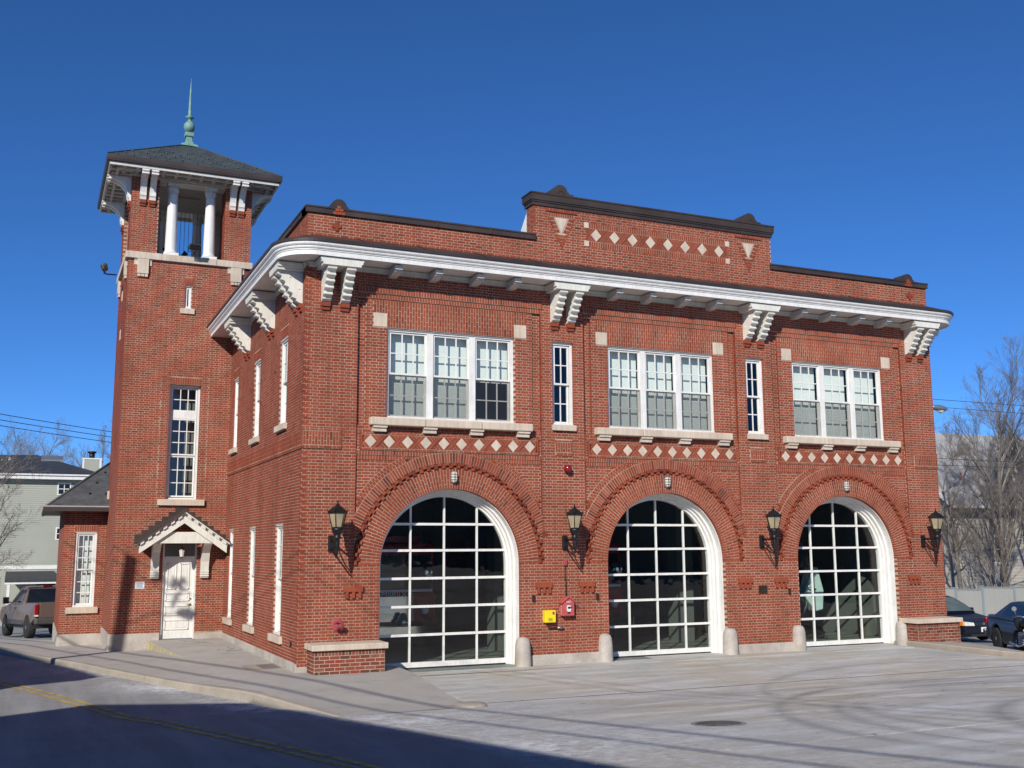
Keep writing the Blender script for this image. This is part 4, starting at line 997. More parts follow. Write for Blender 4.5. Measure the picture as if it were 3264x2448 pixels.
for i in range(15):
    u = TX0+PW+(i+.5)*(TX1-TX0-2*PW)/15; k.tube([(u, TY1-.5, 10.8), (u, TY1-.5, 12.97)], .006, 4, False)
    u = TY+PW+(i+.5)*(TY1-TY-2*PW)/15; k.tube([(TX1-.5, u, 10.8), (TX1-.5, u, 12.97)], .006, 4, False); k.tube([(TX0+.5, u, 10.8), (TX0+.5, u, 12.97)], .006, 4, False)
for z in (11.15, 11.5): k.tube([(TX0+PW, TY1-.5, z), (TX1-PW, TY1-.5, z)], .012, 4, False); k.tube([(TX1-.5, TY+PW, z), (TX1-.5, TY1-PW, z)], .012, 4, False)
k.build('bird_wires', 'iron', bel, kind='stuff')
# roof of the tower
E_ = .72
def ring(mb, e0, e1, z0, z1):      # square ring between overhang e0 and e1
    for (x0, x1, y0, y1) in ((TX0-e1, TX1+e1, TY-e1, TY-e0), (TX0-e1, TX1+e1, TY1+e0, TY1+e1), (TX0-e1, TX0-e0, TY-e0, TY1+e0), (TX1+e0, TX1+e1, TY-e0, TY1+e0)): mb.box(x0, x1, y0, y1, z0, z1)
k = MB(); ring(k, -.6, .62, 13.10, 13.14); ring(k, .60, .655, 13.03, 13.16); ring(k, .38, .45, 13.0, 13.10); ring(k, .0, .08, 12.98, 13.10); soff = k.build('eaves', 'trim_grey', fs)
k = MB(); prof = [(.655, 13.11), (.72, 13.13), (.735, 13.2), (.735, 13.30), (.70, 13.31), (.655, 13.30)]
for j in range(len(prof)):
    p, q = prof[j], prof[(j+1) % len(prof)]
    def cr_(e): return [(TX0-e, TY-e), (TX1+e, TY-e), (TX1+e, TY1+e), (TX0-e, TY1+e)]
    A, B = cr_(p[0]), cr_(q[0])
    for i in range(4): n_ = (i+1) % 4; k.add([(*A[i], p[1]), (*A[n_], p[1]), (*B[n_], q[1]), (*B[i], q[1])], [(0, 1, 2, 3)])
k.build('gutter', 'gutter', soff)
k = MB(); k.box(-.045, .045, -.58, 0, -.075, .0); RAF = k.mesh('rafter_tail', 'trim_grey')
L_ = TX1-TX0+1.0
for i in range(12):
    t = -L_/2+.25+i*(L_-.5)/11
    inst('rafter_tail', RAF, soff, (xm+t, TY-.02, 13.10)); inst('rafter_tail', RAF, soff, (TX0+.02, ym+t, 13.10), (0, 0, -math.pi/2)); inst('rafter_tail', RAF, soff, (TX1-.02, ym+t, 13.10), (0, 0, math.pi/2))
cv = [(0, 0), (.04, 0), (.06, .08)]+[(.09+.46*(1-math.cos(a)), .12+.48*math.sin(a)) for a in [math.pi/2*j/8 for j in range(9)]]+[(.60, .62), (.62, .70), (.52, .72), (.40, .70), (.12, .72), (0, .72)]
k = MB(); k.prism(cv, lambda p, t: (t, -p[0], p[1]), -.085, .085); k.box(-.095, .095, -.63, -.55, .58, .62); k.box(-.095, .095, -.65, -.55, .66, .70); TBR = k.mesh('eaves_bracket', 'white')
k = MB(); k.box(-.085, .085, -.07, .01, -.10, 0, .4); k.box(-.08, .08, -.04, .01, -.18, -.105, .3); TCB = k.mesh('brick_corbel', 'brick')
for u in (-2.63, -2.375, -.145, .11):
    for (P, r_) in (((u, TY, 0), 0),): inst('eaves_bracket', TBR, soff, (u, TY, 12.32), (0, 0, 0)); inst('brick_corbel', TCB, soff, (u, TY, 12.32))
for v_ in (TY+.3, TY+.555, TY1-.555, TY1-.3):
    inst('eaves_bracket', TBR, soff, (TX0, v_, 12.32), (0, 0, -math.pi/2)); inst('brick_corbel', TCB, soff, (TX0, v_, 12.32), (0, 0, -math.pi/2)); inst('eaves_bracket', TBR, soff, (TX1, v_, 12.32), (0, 0, math.pi/2))
k = MB(); e = .71; C4 = [(TX0-e, TY-e), (TX1+e, TY-e), (TX1+e, TY1+e), (TX0-e, TY1+e)]; ZA, ZE = 14.78, 13.305
k.add([(x, y, ZE) for x, y in C4]+[(xm, ym, ZA)], [(0, 1, 4), (1, 2, 4), (2, 3, 4), (3, 0, 4)]); troof = k.build('tower_roof', 'metal_roof', fs)
def seam_mesh():
    s = MB(); hw = (TX1-TX0)/2+e; rise = (ZA-ZE)
    for side_ in range(4):
        M = Matrix.Rotation(side_*math.pi/2, 3, 'Z')
        for j in range(-5, 6):
            u = j*hw/5.6; t1 = 1-abs(u)/hw
            A = Vector((u, -hw, ZE)); B = Vector((u, -hw*(1-t1), ZE+rise*t1))
            a, b_ = M @ Vector((A.x, A.y, 0)), M @ Vector((B.x, B.y, 0))
            s.tube([(xm+a.x, ym+a.y, A.z+.01), (xm+b_.x, ym+b_.y, B.z+.01)], .014, 4, False)
        a = M @ Vector((-hw, -hw, 0)); s.tube([(xm+a.x, ym+a.y, ZE+.012), (xm, ym, ZA+.012)], .022, 5, False)
    return s
seam_mesh().build('roof_seam', 'metal_roof', troof)
s = MB(); hw = (TX1-TX0)/2+e
for side_ in range(4):
    M = Matrix.Rotation(side_*math.pi/2, 3, 'Z')
    for r_ in range(4):
        t = .10+.12*r_
        for j in range(-6, 7):
            u = (j+.5*(r_ % 2))*hw/6.2
            if abs(u) > hw*(1-t)-.08: continue
            a = M @ Vector((u, -hw*(1-t), 0)); s.lathe([(.022, 0), (.026, .03), (.012, .055)], (xm+a.x, ym+a.y, ZE+(ZA-ZE)*t), 6)
s.build('snow_guards', 'slate', troof, kind='stuff')
k = MB(); k.lathe([(.36, .0), (.33, .06), (.2, .11), (.13, .22), (.115, .34), (.115, .36)], (xm, ym, 14.66), 4, rot=math.pi/4, smooth=False); k.lathe([(.165, .36), (.18, .40), (.18, .47), (.15, .49)], (xm, ym, 14.66), 4, rot=math.pi/4, smooth=False)
k.lathe([(.05, .5), (.11, .53), (.155, .60), (.17, .68), (.155, .76), (.11, .83), (.05, .87), (.045, .92), (.08, .94), (.13, .98), (.13, 1.0), (.07, 1.03), (.05, 1.06), (.04, 1.5), (.026, 1.9), (.004, 2.27)], (xm, ym, 14.66), 16)
k.build('finial', 'verdigris', troof)
# ---- annex behind the tower
am = MB(); AW = (-3.79, -3.19, .90, 3.06)
sheet(am, ANXF, -4.1, TX0, -.6, 3.75, 0, holes=[AW]); bricks(work, ANXF, -4.1, TX0, .14, 3.75, 0, holes=[AW, (AW[0]-.02, AW[1]+.02, 3.06, 3.25)], deep=.1); soldiers(work, ANXF, AW[0]-.02, AW[1]+.02, 3.065, 3.25, 0, deep=.09)
sheet(am, ANXL, 12.2, 18, -.9, 3.75, 0); bricks(work, ANXL, 12.2, 18, .14, 3.75, 0)
am.box(-4.0, TX0, 12.75, 12.8, -.6, 3.7); am.box(-4.05, 2, 17.9, 18, -.9, 3.75)
anx = am.build('annex_wall', 'mortar', fs); base_course(ANXF, -4.1, TX0, -.6, .135, .03, anx); base_course(ANXL, 12.2, 18, -.9, .135, .03, anx, 2)
w = window(ANXF, *AW, [(AW[0]+.075, AW[1]-.075)], [(1.95, 2.99, 3, 3, -.03), (.96, 1.97, 3, 3, -.06)], n=-.04, cw=.07, blinds=[(.95, 3.0, 'curtain')])
stone('sill', ANXF, -3.94, -3.07, .72, .898, -.1, .07, w)
k = MB(); ZR = 3.78; a0 = (-4.62, 11.7); k.add([(-4.62, 11.7, ZR), (-1.0, 11.7, ZR), (-1.0, 15, 5.9), (-2.0, 15, 5.9), (-4.62, 18.5, ZR), (-2, 17, 5.9)], [(0, 1, 2, 3), (4, 0, 3, 5)])
ar = k.build('annex_roof', 'slate', fs)
k = MB(); k.box(-4.66, TX0, 11.66, 11.74, 3.64, 3.76); k.box(-4.68, -4.60, 11.74, 18.5, 3.68, 3.79); k.box(-4.6, TX0, 11.74, 12.2, 3.70, 3.74); k.box(-4.6, -4.1, 12.2, 18.4, 3.70, 3.74); k.build('gutter', 'gutter', ar); k = MB(); k.box(-4.67, TX0, 11.655, 11.75, 3.762, 3.80); k.box(-4.69, -4.6, 11.75, 18.5, 3.762, 3.80); k.build('drip_edge', 'louvre', ar)
k = MB()
for x, y in [(-3.9+.45*i+.2*(j % 2), 12.3+.55*j) for i in range(5) for j in range(3)]:
    if x < -4.62+(y-11.7)*2.62/3.3+.25: continue
    z = ZR+(y-11.7)*(5.9-ZR)/3.3; k.lathe([(.03, 0), (.03, .04), (.012, .06)], (x, y, z), 6)
k.build('snow_guards', 'iron', ar, kind='stuff')
k = MB(); k.tube([(-4.62, 11.7, ZR+.01), (-2.0, 15, 5.91)], .035, 6); k.build('hip_ridge', 'slate', ar)
# ---- tower door, canopy, ramp
dm = MB(); u0, u1 = DRW[0], DRW[1]
dm.fbox(TOWF, u0, u0+.05, .12, 2.78, -.2, -.04); dm.fbox(TOWF, u1-.05, u1, .12, 2.78, -.2, -.04); dm.fbox(TOWF, u0+.05, u1-.05, 2.27, 2.345, -.2, -.03); dm.fbox(TOWF, u0+.05, u1-.05, 2.73, 2.78, -.2, -.04)
dm.fbox(TOWF, u0+.05, u1-.05, .15, 2.27, -.14, -.10)
for (a, b_, c0, c1) in ((.12, .365, 1.42, 2.12), (.465, .71, 1.42, 2.12), (.10, .73, 1.1, 1.32), (.10, .73, .72, .98), (.10, .73, .34, .60)):
    for (p, q, r0, r1) in ((a, b_, c0, c0+.022), (a, b_, c1-.022, c1), (a, a+.022, c0, c1), (b_-.022, b_, c0, c1)): dm.fbox(TOWF, u0+.05+p-.03, u0+.05+q-.03, r0+.04, r1+.04, -.11, -.078)
    dm.fbox(TOWF, u0+.02+a+.05, u0+.02+b_-.05, c0+.09, c1-.01, -.11, -.092)
door = dm.build('door', 'door_white', tw)
k = MB(); k.fbox(TOWF, u0+.05, u1-.05, .10, .152, -.2, -.02); k.build('threshold', 'grey_metal', door)
k = MB()
for j in range(7): z = 2.35+j*.055; k.prism([(-.05, z), (-.09, z+.05), (-.10, z+.05), (-.06, z)], lambda p, t: (t, TY-p[0], p[1]), u0+.05, u1-.05)
k.fbox(TOWF, u0+.05, u1-.05, 2.345, 2.73, -.16, -.15); k.build('louvre', 'louvre', door)
k = MB(); x = u1-.12; k.lathe([(.028, 0), (.028, .012), (.01, .02), (.01, .05)], (x, TY+.10, 1.05), 10, 'y'); k.tube([(x, TY+.05, 1.05), (x-.10, TY+.045, 1.05)], .011, 6); k.build('handle', 'brass', door); k = MB(); k.lathe([(.022, 0), (.022, .02)], (x, TY+.10, 1.2), 10, 'y'); k.build('deadbolt', 'brass', door)
cx = -1.21; APZ = 3.60; HWC = 1.22; EZ = 2.74; y0 = TY-.75; SL = (APZ-EZ)/HWC; nl = math.hypot(1, SL)
def rake(mb, o0, o1, ya, yb, s, x0=0, x1=1.0):   # slab parallel to the rake, perpendicular offsets o0..o1 below the roof line
    P = []
    for (t, o_) in ((x0, o0), (x1, o0), (x1, o1), (x0, o1)):
        P.append((cx+s*(t*HWC-o_*SL/nl*0), APZ-t*HWC*SL-o_*nl))
    mb.prism(P, lambda p, t: (p[0], t, p[1]), ya, yb)
k = MB()
for s in (-1, 1): rake(k, -.0, .045, y0-.05, TY, s)
can = k.build('door_canopy', 'coping', tw)
k = MB()
for s in (-1, 1): rake(k, .045, .075, y0-.02, TY, s, 0, .985); rake(k, .14, .30, y0+.05, y0+.12, s, .0, .93); rake(k, .075, .14, y0+.10, y0+.16, s, 0, .96); rake(k, .075, .12, TY-.1, TY, s, 0, .95)
k.build('bargeboard', 'cream', can)
k = MB()
for s in (-1, 1):
    for j in range(6): rake(k, .076, .135, y0+.0, y0+.10, s, .06+j*.155, .06+j*.155+.075)
k.build('dentil_blocks', 'cream', can, kind='stuff')
k = MB(); k.prism([(cx-.72, 2.70), (cx+.72, 2.70), (cx+.72, 2.76), (cx+.42, 3.0), (cx-.42, 3.0), (cx-.72, 2.76)], lambda p, t: (p[0], t, p[1]), y0+.13, y0+.2); k.build('tie_board', 'cream', can)
for s in (-1, 1):
    x = cx+s*.655; k = MB()
    k.prism([(0, 1.76), (.09, 1.76), (.10, 1.80), (.11, 1.95), (.15, 2.2), (.26, 2.45), (.45, 2.62), (.60, 2.68), (.60, 2.86), (.0, 2.86)], lambda p, t: (t, TY-p[0], p[1]), x-.105, x+.105)
    for z in (1.80, 1.86, 1.92): k.box(x-.112, x+.112, TY-.13, TY, z, z+.03)
    k.build('canopy_bracket', 'cream', can)
k = MB()
for s in (-1, 1):
    for j in range(7): xx0 = cx+s*(.0+j*.172); zt = APZ-j*.172*SL; a, b_ = sorted((xx0, xx0+s*.175)); k.fbox(TOWF, a, b_, zt-.14, zt+.075, .0, .014+.001*(j % 2))
k.build('stepped_flashing', 'coping', can)
k = MB(); ry = 5.2
P = [(-1.95, TY-.02, .125), (0, TY-.02, .13), (0, ry, .115), (-1.55, ry, SW(-1.55, ry)+.006)]; Q = [(x, y, -.4) for x, y, z in P]
k.add(P+Q, [(0, 3, 2, 1), (0, 4, 7, 3), (3, 7, 6, 2)]); ramp_o = k.build('door_ramp', 'walk'); ramp_o['kind'] = 'structure'
k = MB(); k.add([(-1.956, TY-.02, .118), (-1.56, ry, SW(-1.55, ry)+.0), (-1.556, ry, SW(-1.55, ry)-.2), (-1.956, TY-.02, -.3)], [(0, 1, 2, 3)]); k.build('painted_edge', 'kerb_yellow', ramp_o)
k = MB()
for i in range(9): y = 8.7-i*.42; x = -.95+.075*i+random.uniform(-.08, .08); L = .16+.1*random.random(); k.add([(x-L, y-.1, 0), (x+L, y-.16, 0), (x+L*1.2, y+.1, 0), (x-L*.8, y+.12, 0)], [(0, 1, 2, 3)])
def rampz(x, y): t = (x+1.95)/1.95; f_ = (TY-y)/(TY-ry); return (.125*(1-f_)+(SW(-1.55, ry)+.006)*f_)*(1-t)+(.13*(1-f_)+.115*f_)*t
k.v = [(x, y, rampz(x, y)+.012) for x, y, z in k.v]; k.build('teal_stain', 'teal_stain', ramp_o)
work.build('brickwork', 'brick', fs, kind='stuff')
print('bricks faces', len(work.f))
# ------------------------------------------------------------------ things on and around the station
# brick benches at both ends
for (x0, x1, y0, zb, lab) in ((.17, 1.66, -.62, .02, 'low brick bench wall with limestone cap beside the first arched door'), (15.72, 17.22, -.62, .0, 'low brick bench wall with limestone cap at the parking lot end')):
    b = empty('brick_bench', ((x0+x1)/2, y0/2, zb), lab, 'bench'); cx_, cy_ = (x0+x1)/2, y0/2
    mb = MB(); mb.box(x0-cx_+.03, x1-cx_-.03, y0-cy_+.03, -cy_, 0, .56-zb); mb.build('core', 'mortar', b)
    mb = MB(); mb.box(x0-cx_-.03, x1-cx_+.025, y0-cy_-.04, -cy_-.0, .56-zb, .675-zb); mb.build('cap', 'limestone', b, bevel=.012)
    fF = frame((0, y0-cy_+.03, 0), (1, 0, 0), (0, 0, 1), (0, -1, 0)); fL = frame((x0-cx_+.03, 0, 0), (0, 1, 0), (0, 0, 1), (-1, 0, 0)); fR = frame((x1-cx_-.03, 0, 0), (0, 1, 0), (0, 0, 1), (1, 0, 0))
    rows = 6; ch = (.56-zb-.105)/rows
    VAR = {}
    def bk(kd, w, h, fr, u, v):
        q = random.randrange(5); key = (kd, round(w, 3), round(h, 3), q)
        if key not in VAR: m_ = MB(); m_.box(-w/2, w/2, -.03, .03, -h/2, h/2, (q+.5)/5); VAR[key] = m_.mesh('brick', 'brick_old')
        P = fr(u, v, -.03+.004); inst('brick', VAR[key], b, P, (0, 0, 0 if fr is fF else math.pi/2))
    for fr, ua, ub in ((fF, x0-cx_+.03, x1-cx_-.03), (fL, y0-cy_+.034, -cy_-.005), (fR, y0-cy_+.034, -cy_-.005)):
        if fr is fR and x0 < 5: continue
        for r_ in range(rows):
            v = ch*(r_+.5); u = ua-(.105 if r_ % 2 else 0)
            while u < ub-.02:
                e = min(ub, u+.205); s = max(u, ua)
                if e-s > .03: bk('s', e-s-.014, ch-.014, fr, (s+e)/2, v)
                u += .205
        n_ = max(2, round((ub-ua)/.068)); w = (ub-ua)/n_
        for i in range(n_): bk('r', w-.012, .105-.012, fr, ua+w*(i+.5), .56-zb-.0525)
# granite wheel guards, one at each door jamb
gs = [(1.60, -1, 'stubby granite wheel guard beside the brick bench at the first door'), (4.93, 1, 'granite wheel guard below the yellow box at the first door'), (6.97, -1, 'granite wheel guard left of the second door'), (10.38, 1, 'granite wheel guard right of the second door'), (12.40, -1, 'granite wheel guard beside the bronze plaque at the third door'), (15.78, 1, 'granite wheel guard between the third door and the far bench')]
labs = ['rounded granite wheel guard against the end of the long brick bench', 'tapering granite wheel guard at the foot of the jamb nearest the yellow box', 'rounded granite wheel guard at the foot of the pier below the fire alarm box', 'tapering granite wheel guard at the plaque pier, beside the middle door', 'rounded granite wheel guard at the plaque pier, beside the last door', 'tapering granite wheel guard wedged between the last door and the bench by the parked cars']
for (x, s, _), lb in zip(gs, labs):
    pts = []
    mb = MB(); sec = []
    for z, sc in ((-.1, 1.0), (.0, 1.0), (.25, .96), (.42, .92), (.5, .86), (.56, .74), (.595, .52), (.61, .2)):
        ring_ = []
        for k in range(14):
            a = 2*math.pi*k/14; ca, sa = math.cos(a), math.sin(a)
            rx, ry = .165, .19
            ring_.append((math.copysign(abs(ca)**.75, ca)*rx*sc, math.copysign(abs(sa)**.75, sa)*ry*(sc if z < .5 else sc), z))
        sec.append(ring_)
    for r_ in sec: mb.v += r_
    for i in range(len(sec)-1):
        for k in range(14): mb.f.append((i*14+k, i*14+(k+1) % 14, (i+1)*14+(k+1) % 14, (i+1)*14+k)); mb.t.append(.5); mb.smooth.append(True)
    mb.f.append(tuple((len(sec)-1)*14+k for k in range(14))); mb.t.append(.5); mb.smooth.append(True)
    o = mb.build('wheel_guard', 'granite', None, (x, -.03, 0)); tag(o, lb, 'wheel guard', 'granite guards at the garage doors'); o.rotation_euler.z = random.uniform(-.1, .1)
# wall lanterns
def lantern(x, lab):
    t = empty('wall_lantern', (x, 0, 2.3), lab, 'lantern', 'wall lanterns along the front'); D = -.52
    mb = MB(); mb.box(-.06, .06, -.05, 0, .18, .50); mb.box(-.045, .045, -.065, -.05, .2, .48); mb.build('wall_plate', 'iron', t, bevel=.012)
    mb = MB(); mb.tube([(0, -.03, .40), (0, D, .40)], .022, 8); mb.tube([(0, -.04, .24), (0, -.25, .14), (0, D+.05, .055), (0, D-.02, .05)], .016, 7)
    mb.tube([(0, -.05, .44), (0, -.2, .36), (0, -.35, .18), (0, D, .10)], .013, 6); mb.lathe([(.03, 0), (.03, .03)], (0, D, .385), 8); mb.build('arm', 'iron', t)
    mb = MB(); mb.lathe([(.012, .10), (.025, .13), (.022, .16), (.045, .24), (.055, .36), (.05, .42), (.085, .44), (.085, .465), (.06, .48), (.08, .52), (.10, .55), (.10, .575), (.115, .60), (.118, .64)], (0, D, 0), 14); mb.build('stem', 'iron', t)
    mb = MB(); mb.lathe([(.105, .645), (.175, .94)], (0, D, 0), 6, smooth=False); mb.build('glass', 'lamp_glass', t)
    mb = MB()
    for k in range(6):
        a = k*math.pi/3; ca, sa = math.cos(a), math.sin(a); mb.tube([(.11*ca, D+.11*sa, .64), (.182*ca, D+.182*sa, .945)], .0095, 5); mb.tube([(.195*ca, D+.195*sa, .96), (.215*ca, D+.215*sa, 1.04)], [.012, .003], 5)
    mb.lathe([(.116, .64), (.122, .66), (.11, .662)], (0, D, 0), 6, smooth=False); mb.build('cage', 'iron', t)
    mb = MB(); mb.lathe([(.20, .935), (.205, .965), (.17, 1.0), (.10, 1.06), (.05, 1.09), (.03, 1.10), (.035, 1.12), (.012, 1.14), (.018, 1.16), (.003, 1.20)], (0, D, 0), 6, smooth=False); mb.build('roof', 'iron', t)
for x, lab in ((.63, 'black iron wall lantern on the corner pier above the long bench'), (5.99, 'black iron wall lantern above the fire alarm box'), (11.42, 'black iron wall lantern above the bronze plaque'), (16.68, 'black iron wall lantern at the building edge by the bare trees')): lantern(x, lab)
# caged bulkhead lights over the arches
for c, lab in zip(BC, ('oval caged bulkhead light at the crown of the arch next to the red sprinkler cap', 'oval caged bulkhead light at the crown of the middle arch', 'oval caged bulkhead light at the crown of the arch beside the parking lot')):
    t = empty('bulkhead_light', (c+.02, -.012, 4.05), lab, 'wall light', 'bulkhead lights over the arches')
    def oval(mb, rx, rz, y0, y1, n=20):
        mb.prism([(rx*math.cos(2*math.pi*k/n), (rz-rx)*(1 if math.sin(2*math.pi*k/n) > 0 else -1)+rx*math.sin(2*math.pi*k/n)) for k in range(n)], lambda p, t_: (p[0], t_, p[1]), y0, y1)
    mb = MB(); oval(mb, .075, .135, .0, -.035); mb.build('base', 'grey_metal', t)
    mb = MB(); oval(mb, .062, .118, -.03, -.075); oval(mb, .045, .10, -.075, -.09); mb.build('globe', 'bulk_glass', t)
    mb = MB()
    for z in (-.06, 0, .06): mb.tube([(-.07, -.02, z), (-.06, -.085, z), (0, -.10, z), (.06, -.085, z), (.07, -.02, z)], .006, 5)
    mb.tube([(0, -.02, -.13), (0, -.09, -.11), (0, -.10, 0), (0, -.09, .11), (0, -.02, .13)], .006, 5); mb.build('cage', 'iron', t)
# red signal light
t = empty('signal_light', (6.06, 0, 4.30), 'round dark red signal light on the pier above a lantern', 'signal light')
mb = MB(); mb.lathe([(.06, 0), (.06, .05), (.075, .06)], (0, 0, 0), 16, 'y'); mb.build('housing', 'iron', t)
mb = MB(); mb.lathe([(.09, .055), (.095, .08), (.085, .13), (.055, .165), (.01, .178)], (0, 0, 0), 20, 'y'); mb.build('lens', 'signal_red', t)
# fire alarm box with its conduit
def text(s, size, mat, parent, M, ext=.001, name='lettering'):
    cu_ = bpy.data.curves.new(name, 'FONT'); cu_.body = s; cu_.size = size; cu_.align_x = 'CENTER'; cu_.align_y = 'CENTER'; cu_.extrude = ext
    tmp = bpy.data.objects.new(name, cu_); col.objects.link(tmp); dg = bpy.context.evaluated_depsgraph_get(); me = bpy.data.meshes.new_from_object(tmp.evaluated_get(dg)); bpy.data.objects.remove(tmp)
    me.materials.clear(); me.materials.append(MATS[mat]); o = bpy.data.objects.new(name, me); col.objects.link(o); o.parent = parent; o.matrix_local = M; return o
FM = lambda x, y, z: Matrix.Translation((x, y, z)) @ Matrix.Rotation(math.pi/2, 4, 'X')
t = empty('fire_alarm_box', (6.0, 0, 1.03), 'faded red gabled fire alarm box marked FIRE below a wall lantern', 'alarm box')
mb = MB(); mb.prism([(-.145, .0), (.145, .0), (.145, .30), (0, .40), (-.145, .30)], lambda p, t_: (p[0], t_, p[1]), .0, -.15); mb.build('case', 'alarm_red', t, bevel=.008)
mb = MB()
for s in (-1, 1): mb.prism([(0, .405), (s*.185, .275), (s*.185, .298), (0, .43)], lambda p, t_: (p[0], t_, p[1]), .0, -.185)
mb.build('roof', 'alarm_red', t)
mb = MB(); mb.box(-.13, .13, -.158, -.15, .015, .29); mb.build('door', 'alarm_red', t)
mb = MB(); mb.prism([(-.05, .12), (-.03, .095), (.03, .095), (.05, .12), (.05, .22), (.03, .235), (-.03, .235), (-.05, .22)], lambda p, t_: (p[0], t_, p[1]), -.155, -.17); mb.build('pull_plate', 'plate_white', t)
mb = MB(); mb.box(-.028, .028, -.185, -.165, .165, .20); mb.box(.0, .055, -.195, -.18, .19, .205); mb.box(-.03, .03, -.172, -.158, .06, .082); mb.build('pull_handle', 'iron', t)
text('FIRE', .062, 'plate_white', t, FM(0, -.152, .30))
M2 = Matrix.Translation((-.1465, -.075, .14)) @ Matrix.Rotation(-math.pi/2, 4, 'Z') @ Matrix.Rotation(math.pi/2, 4, 'X') @ Matrix.Rotation(math.pi/2, 4, 'Z')
text('TELEGRAPH', .045, 'plate_white', t, M2)
mb = MB(); mb.tube([(.0, -.03, .40), (.0, -.03, .75), (-.012, -.03, .80), (-.012, -.03, 1.12)], .014, 7); mb.build('conduit', 'bronze_plate', t)
mb = MB(); mb.box(-.04, .03, -.06, 0, 1.10, 1.24); mb.build('junction_box', 'rust_red', t, bevel=.01)
# yellow call box and lever
t = empty('call_box', (5.56, 0, .90), 'bright yellow call box on the pier beside the fire alarm box', 'call box')
mb = MB(); mb.box(-.13, .13, -.14, 0, 0, .265); mb.build('case', 'yellow_box', t, bevel=.01)
mb = MB(); mb.box(-.115, .115, -.146, -.14, .015, .25); mb.build('door', 'yellow_box', t)
mb = MB(); mb.box(.04, .075, -.17, -.146, .185, .235); mb.lathe([(.022, .146), (.022, .16)], (.058, 0, .21), 10, 'y'); mb.build('key', 'rust_red', t)
mb = MB()
for k in range(4): mb.box(-.06, .05-.015*(k % 2), -.1475, -.146, .035+k*.018, .043+k*.018)
mb.build('fine_print', 'bronze_plate', t, kind='stuff')
t = empty('hasp_bracket', (5.60, 0, .80), 'dark steel bracket with grey end below the yellow call box', 'bracket')
mb = MB(); mb.tube([(-.05, -.03, .02), (-.05, -.05, -.02), (.18, -.06, -.02)], .016, 6); mb.build('bar', 'rubber', t)
mb = MB(); mb.tube([(.16, -.06, -.02), (.30, -.06, -.025)], .028, 8); mb.build('grip', 'grey_metal', t)
# door sensors and plaque
for x, lab in ((5.20, 'small dark door sensor on the jamb edge near the yellow call box'), (6.80, 'small dark door sensor between the fire alarm box and the middle door'), (12.20, 'small dark door sensor near the bronze plaque')):
    t = empty('door_sensor', (x, 0, 1.43), lab, 'sensor', 'sensors beside the doors'); mb = MB(); mb.box(-.028, .028, -.05, 0, -.07, .07); mb.build('body', 'bronze_plate', t, bevel=.008); mb = MB(); mb.lathe([(.012, .05), (.012, .056)], (0, 0, .03), 8, 'y'); mb.build('lens', 'dark_glass', t)
t = empty('bronze_plaque', (11.41, 0, 1.49), 'square dark bronze plaque on the pier between the middle and last doors', 'plaque')
mb = MB(); mb.box(-.125, .125, -.02, 0, -.10, .10); mb.build('plate', 'bronze_plate', t, bevel=.004)
mb = MB()
for a, b_ in ((-.11, -.09), (.09, .11)):
    for z in (-.085, .085): mb.lathe([(.007, .02), (.004, .026)], ((a+b_)/2, 0, z), 8, 'y')
mb.build('screws', 'brass', t, kind='stuff')
# sprinkler connection
t = empty('sprinkler_connection', (.80, 0, 1.01), 'round faded red sprinkler connection with twin caps above the bench', 'pipe connection')
mb = MB(); mb.lathe([(.125, 0), (.125, .012), (.115, .018), (.06, .02)], (0, 0, 0), 26, 'y'); mb.build('flange', 'rust_red', t)
mb = MB(); mb.tube([(0, 0, 0), (0, -.06, -.01), (-.045, -.13, -.03)], [.05, .05, .042], 12); mb.tube([(0, -.05, 0), (.045, -.13, -.02)], [.05, .042], 12); mb.build('body', 'bronze_plate', t)
for s in (-1, 1): mb = MB(); mb.tube([(s*.045, -.125, -.025), (s*.062, -.165, -.032)], .052, 12); mb.tube([(s*.062, -.165, -.032), (s*.068, -.18, -.034)], .02, 8); mb.build('cap', 'rust_red', t)
t = empty('wall_vent', (0, .55, .62), 'tiny dark vent on the side wall low at the corner', 'vent')
mb = MB(); mb.box(-.035, 0, -.05, .05, -.05, .05); mb.build('hood', 'iron', t, bevel=.01); mb = MB()
for k in range(3): mb.box(-.042, -.035, -.04, .04, -.035+k*.025, -.022+k*.025)
mb.build('slats', 'grey_metal', t, kind='stuff')
# sign beside the tower door, lantern above it
t = empty('wall_sign', (-2.22, TY, 1.585), 'small white sign on the tower beside the door', 'sign')
mb = MB(); mb.box(-.12, .12, -.012, 0, -.095, .095); mb.build('plate', 'plate_white', t, bevel=.003)
mb = MB()
for k in range(5): mb.box(-.09+.01*(k % 2), .09-.015*(k % 3), -.0135, -.012, -.07+k*.032, -.055+k*.032)
mb.build('fine_print', 'grey_metal', t, kind='stuff')
t = empty('door_lantern', (-1.21, TY-.38, 2.30), 'small hanging lantern under the door canopy', 'lantern')
mb = MB(); mb.lathe([(.01, .0), (.03, .02), (.05, .04)], (0, 0, 0), 8); mb.tube([(0, 0, .25), (0, 0, .70)], .008, 6); mb.lathe([(.085, .22), (.08, .24), (.03, .27), (.01, .30)], (0, 0, 0), 8, smooth=False); mb.build('frame', 'iron', t)
mb = MB(); mb.lathe([(.05, .04), (.075, .22)], (0, 0, 0), 8, smooth=False); mb.build('glass', 'bulk_glass', t)
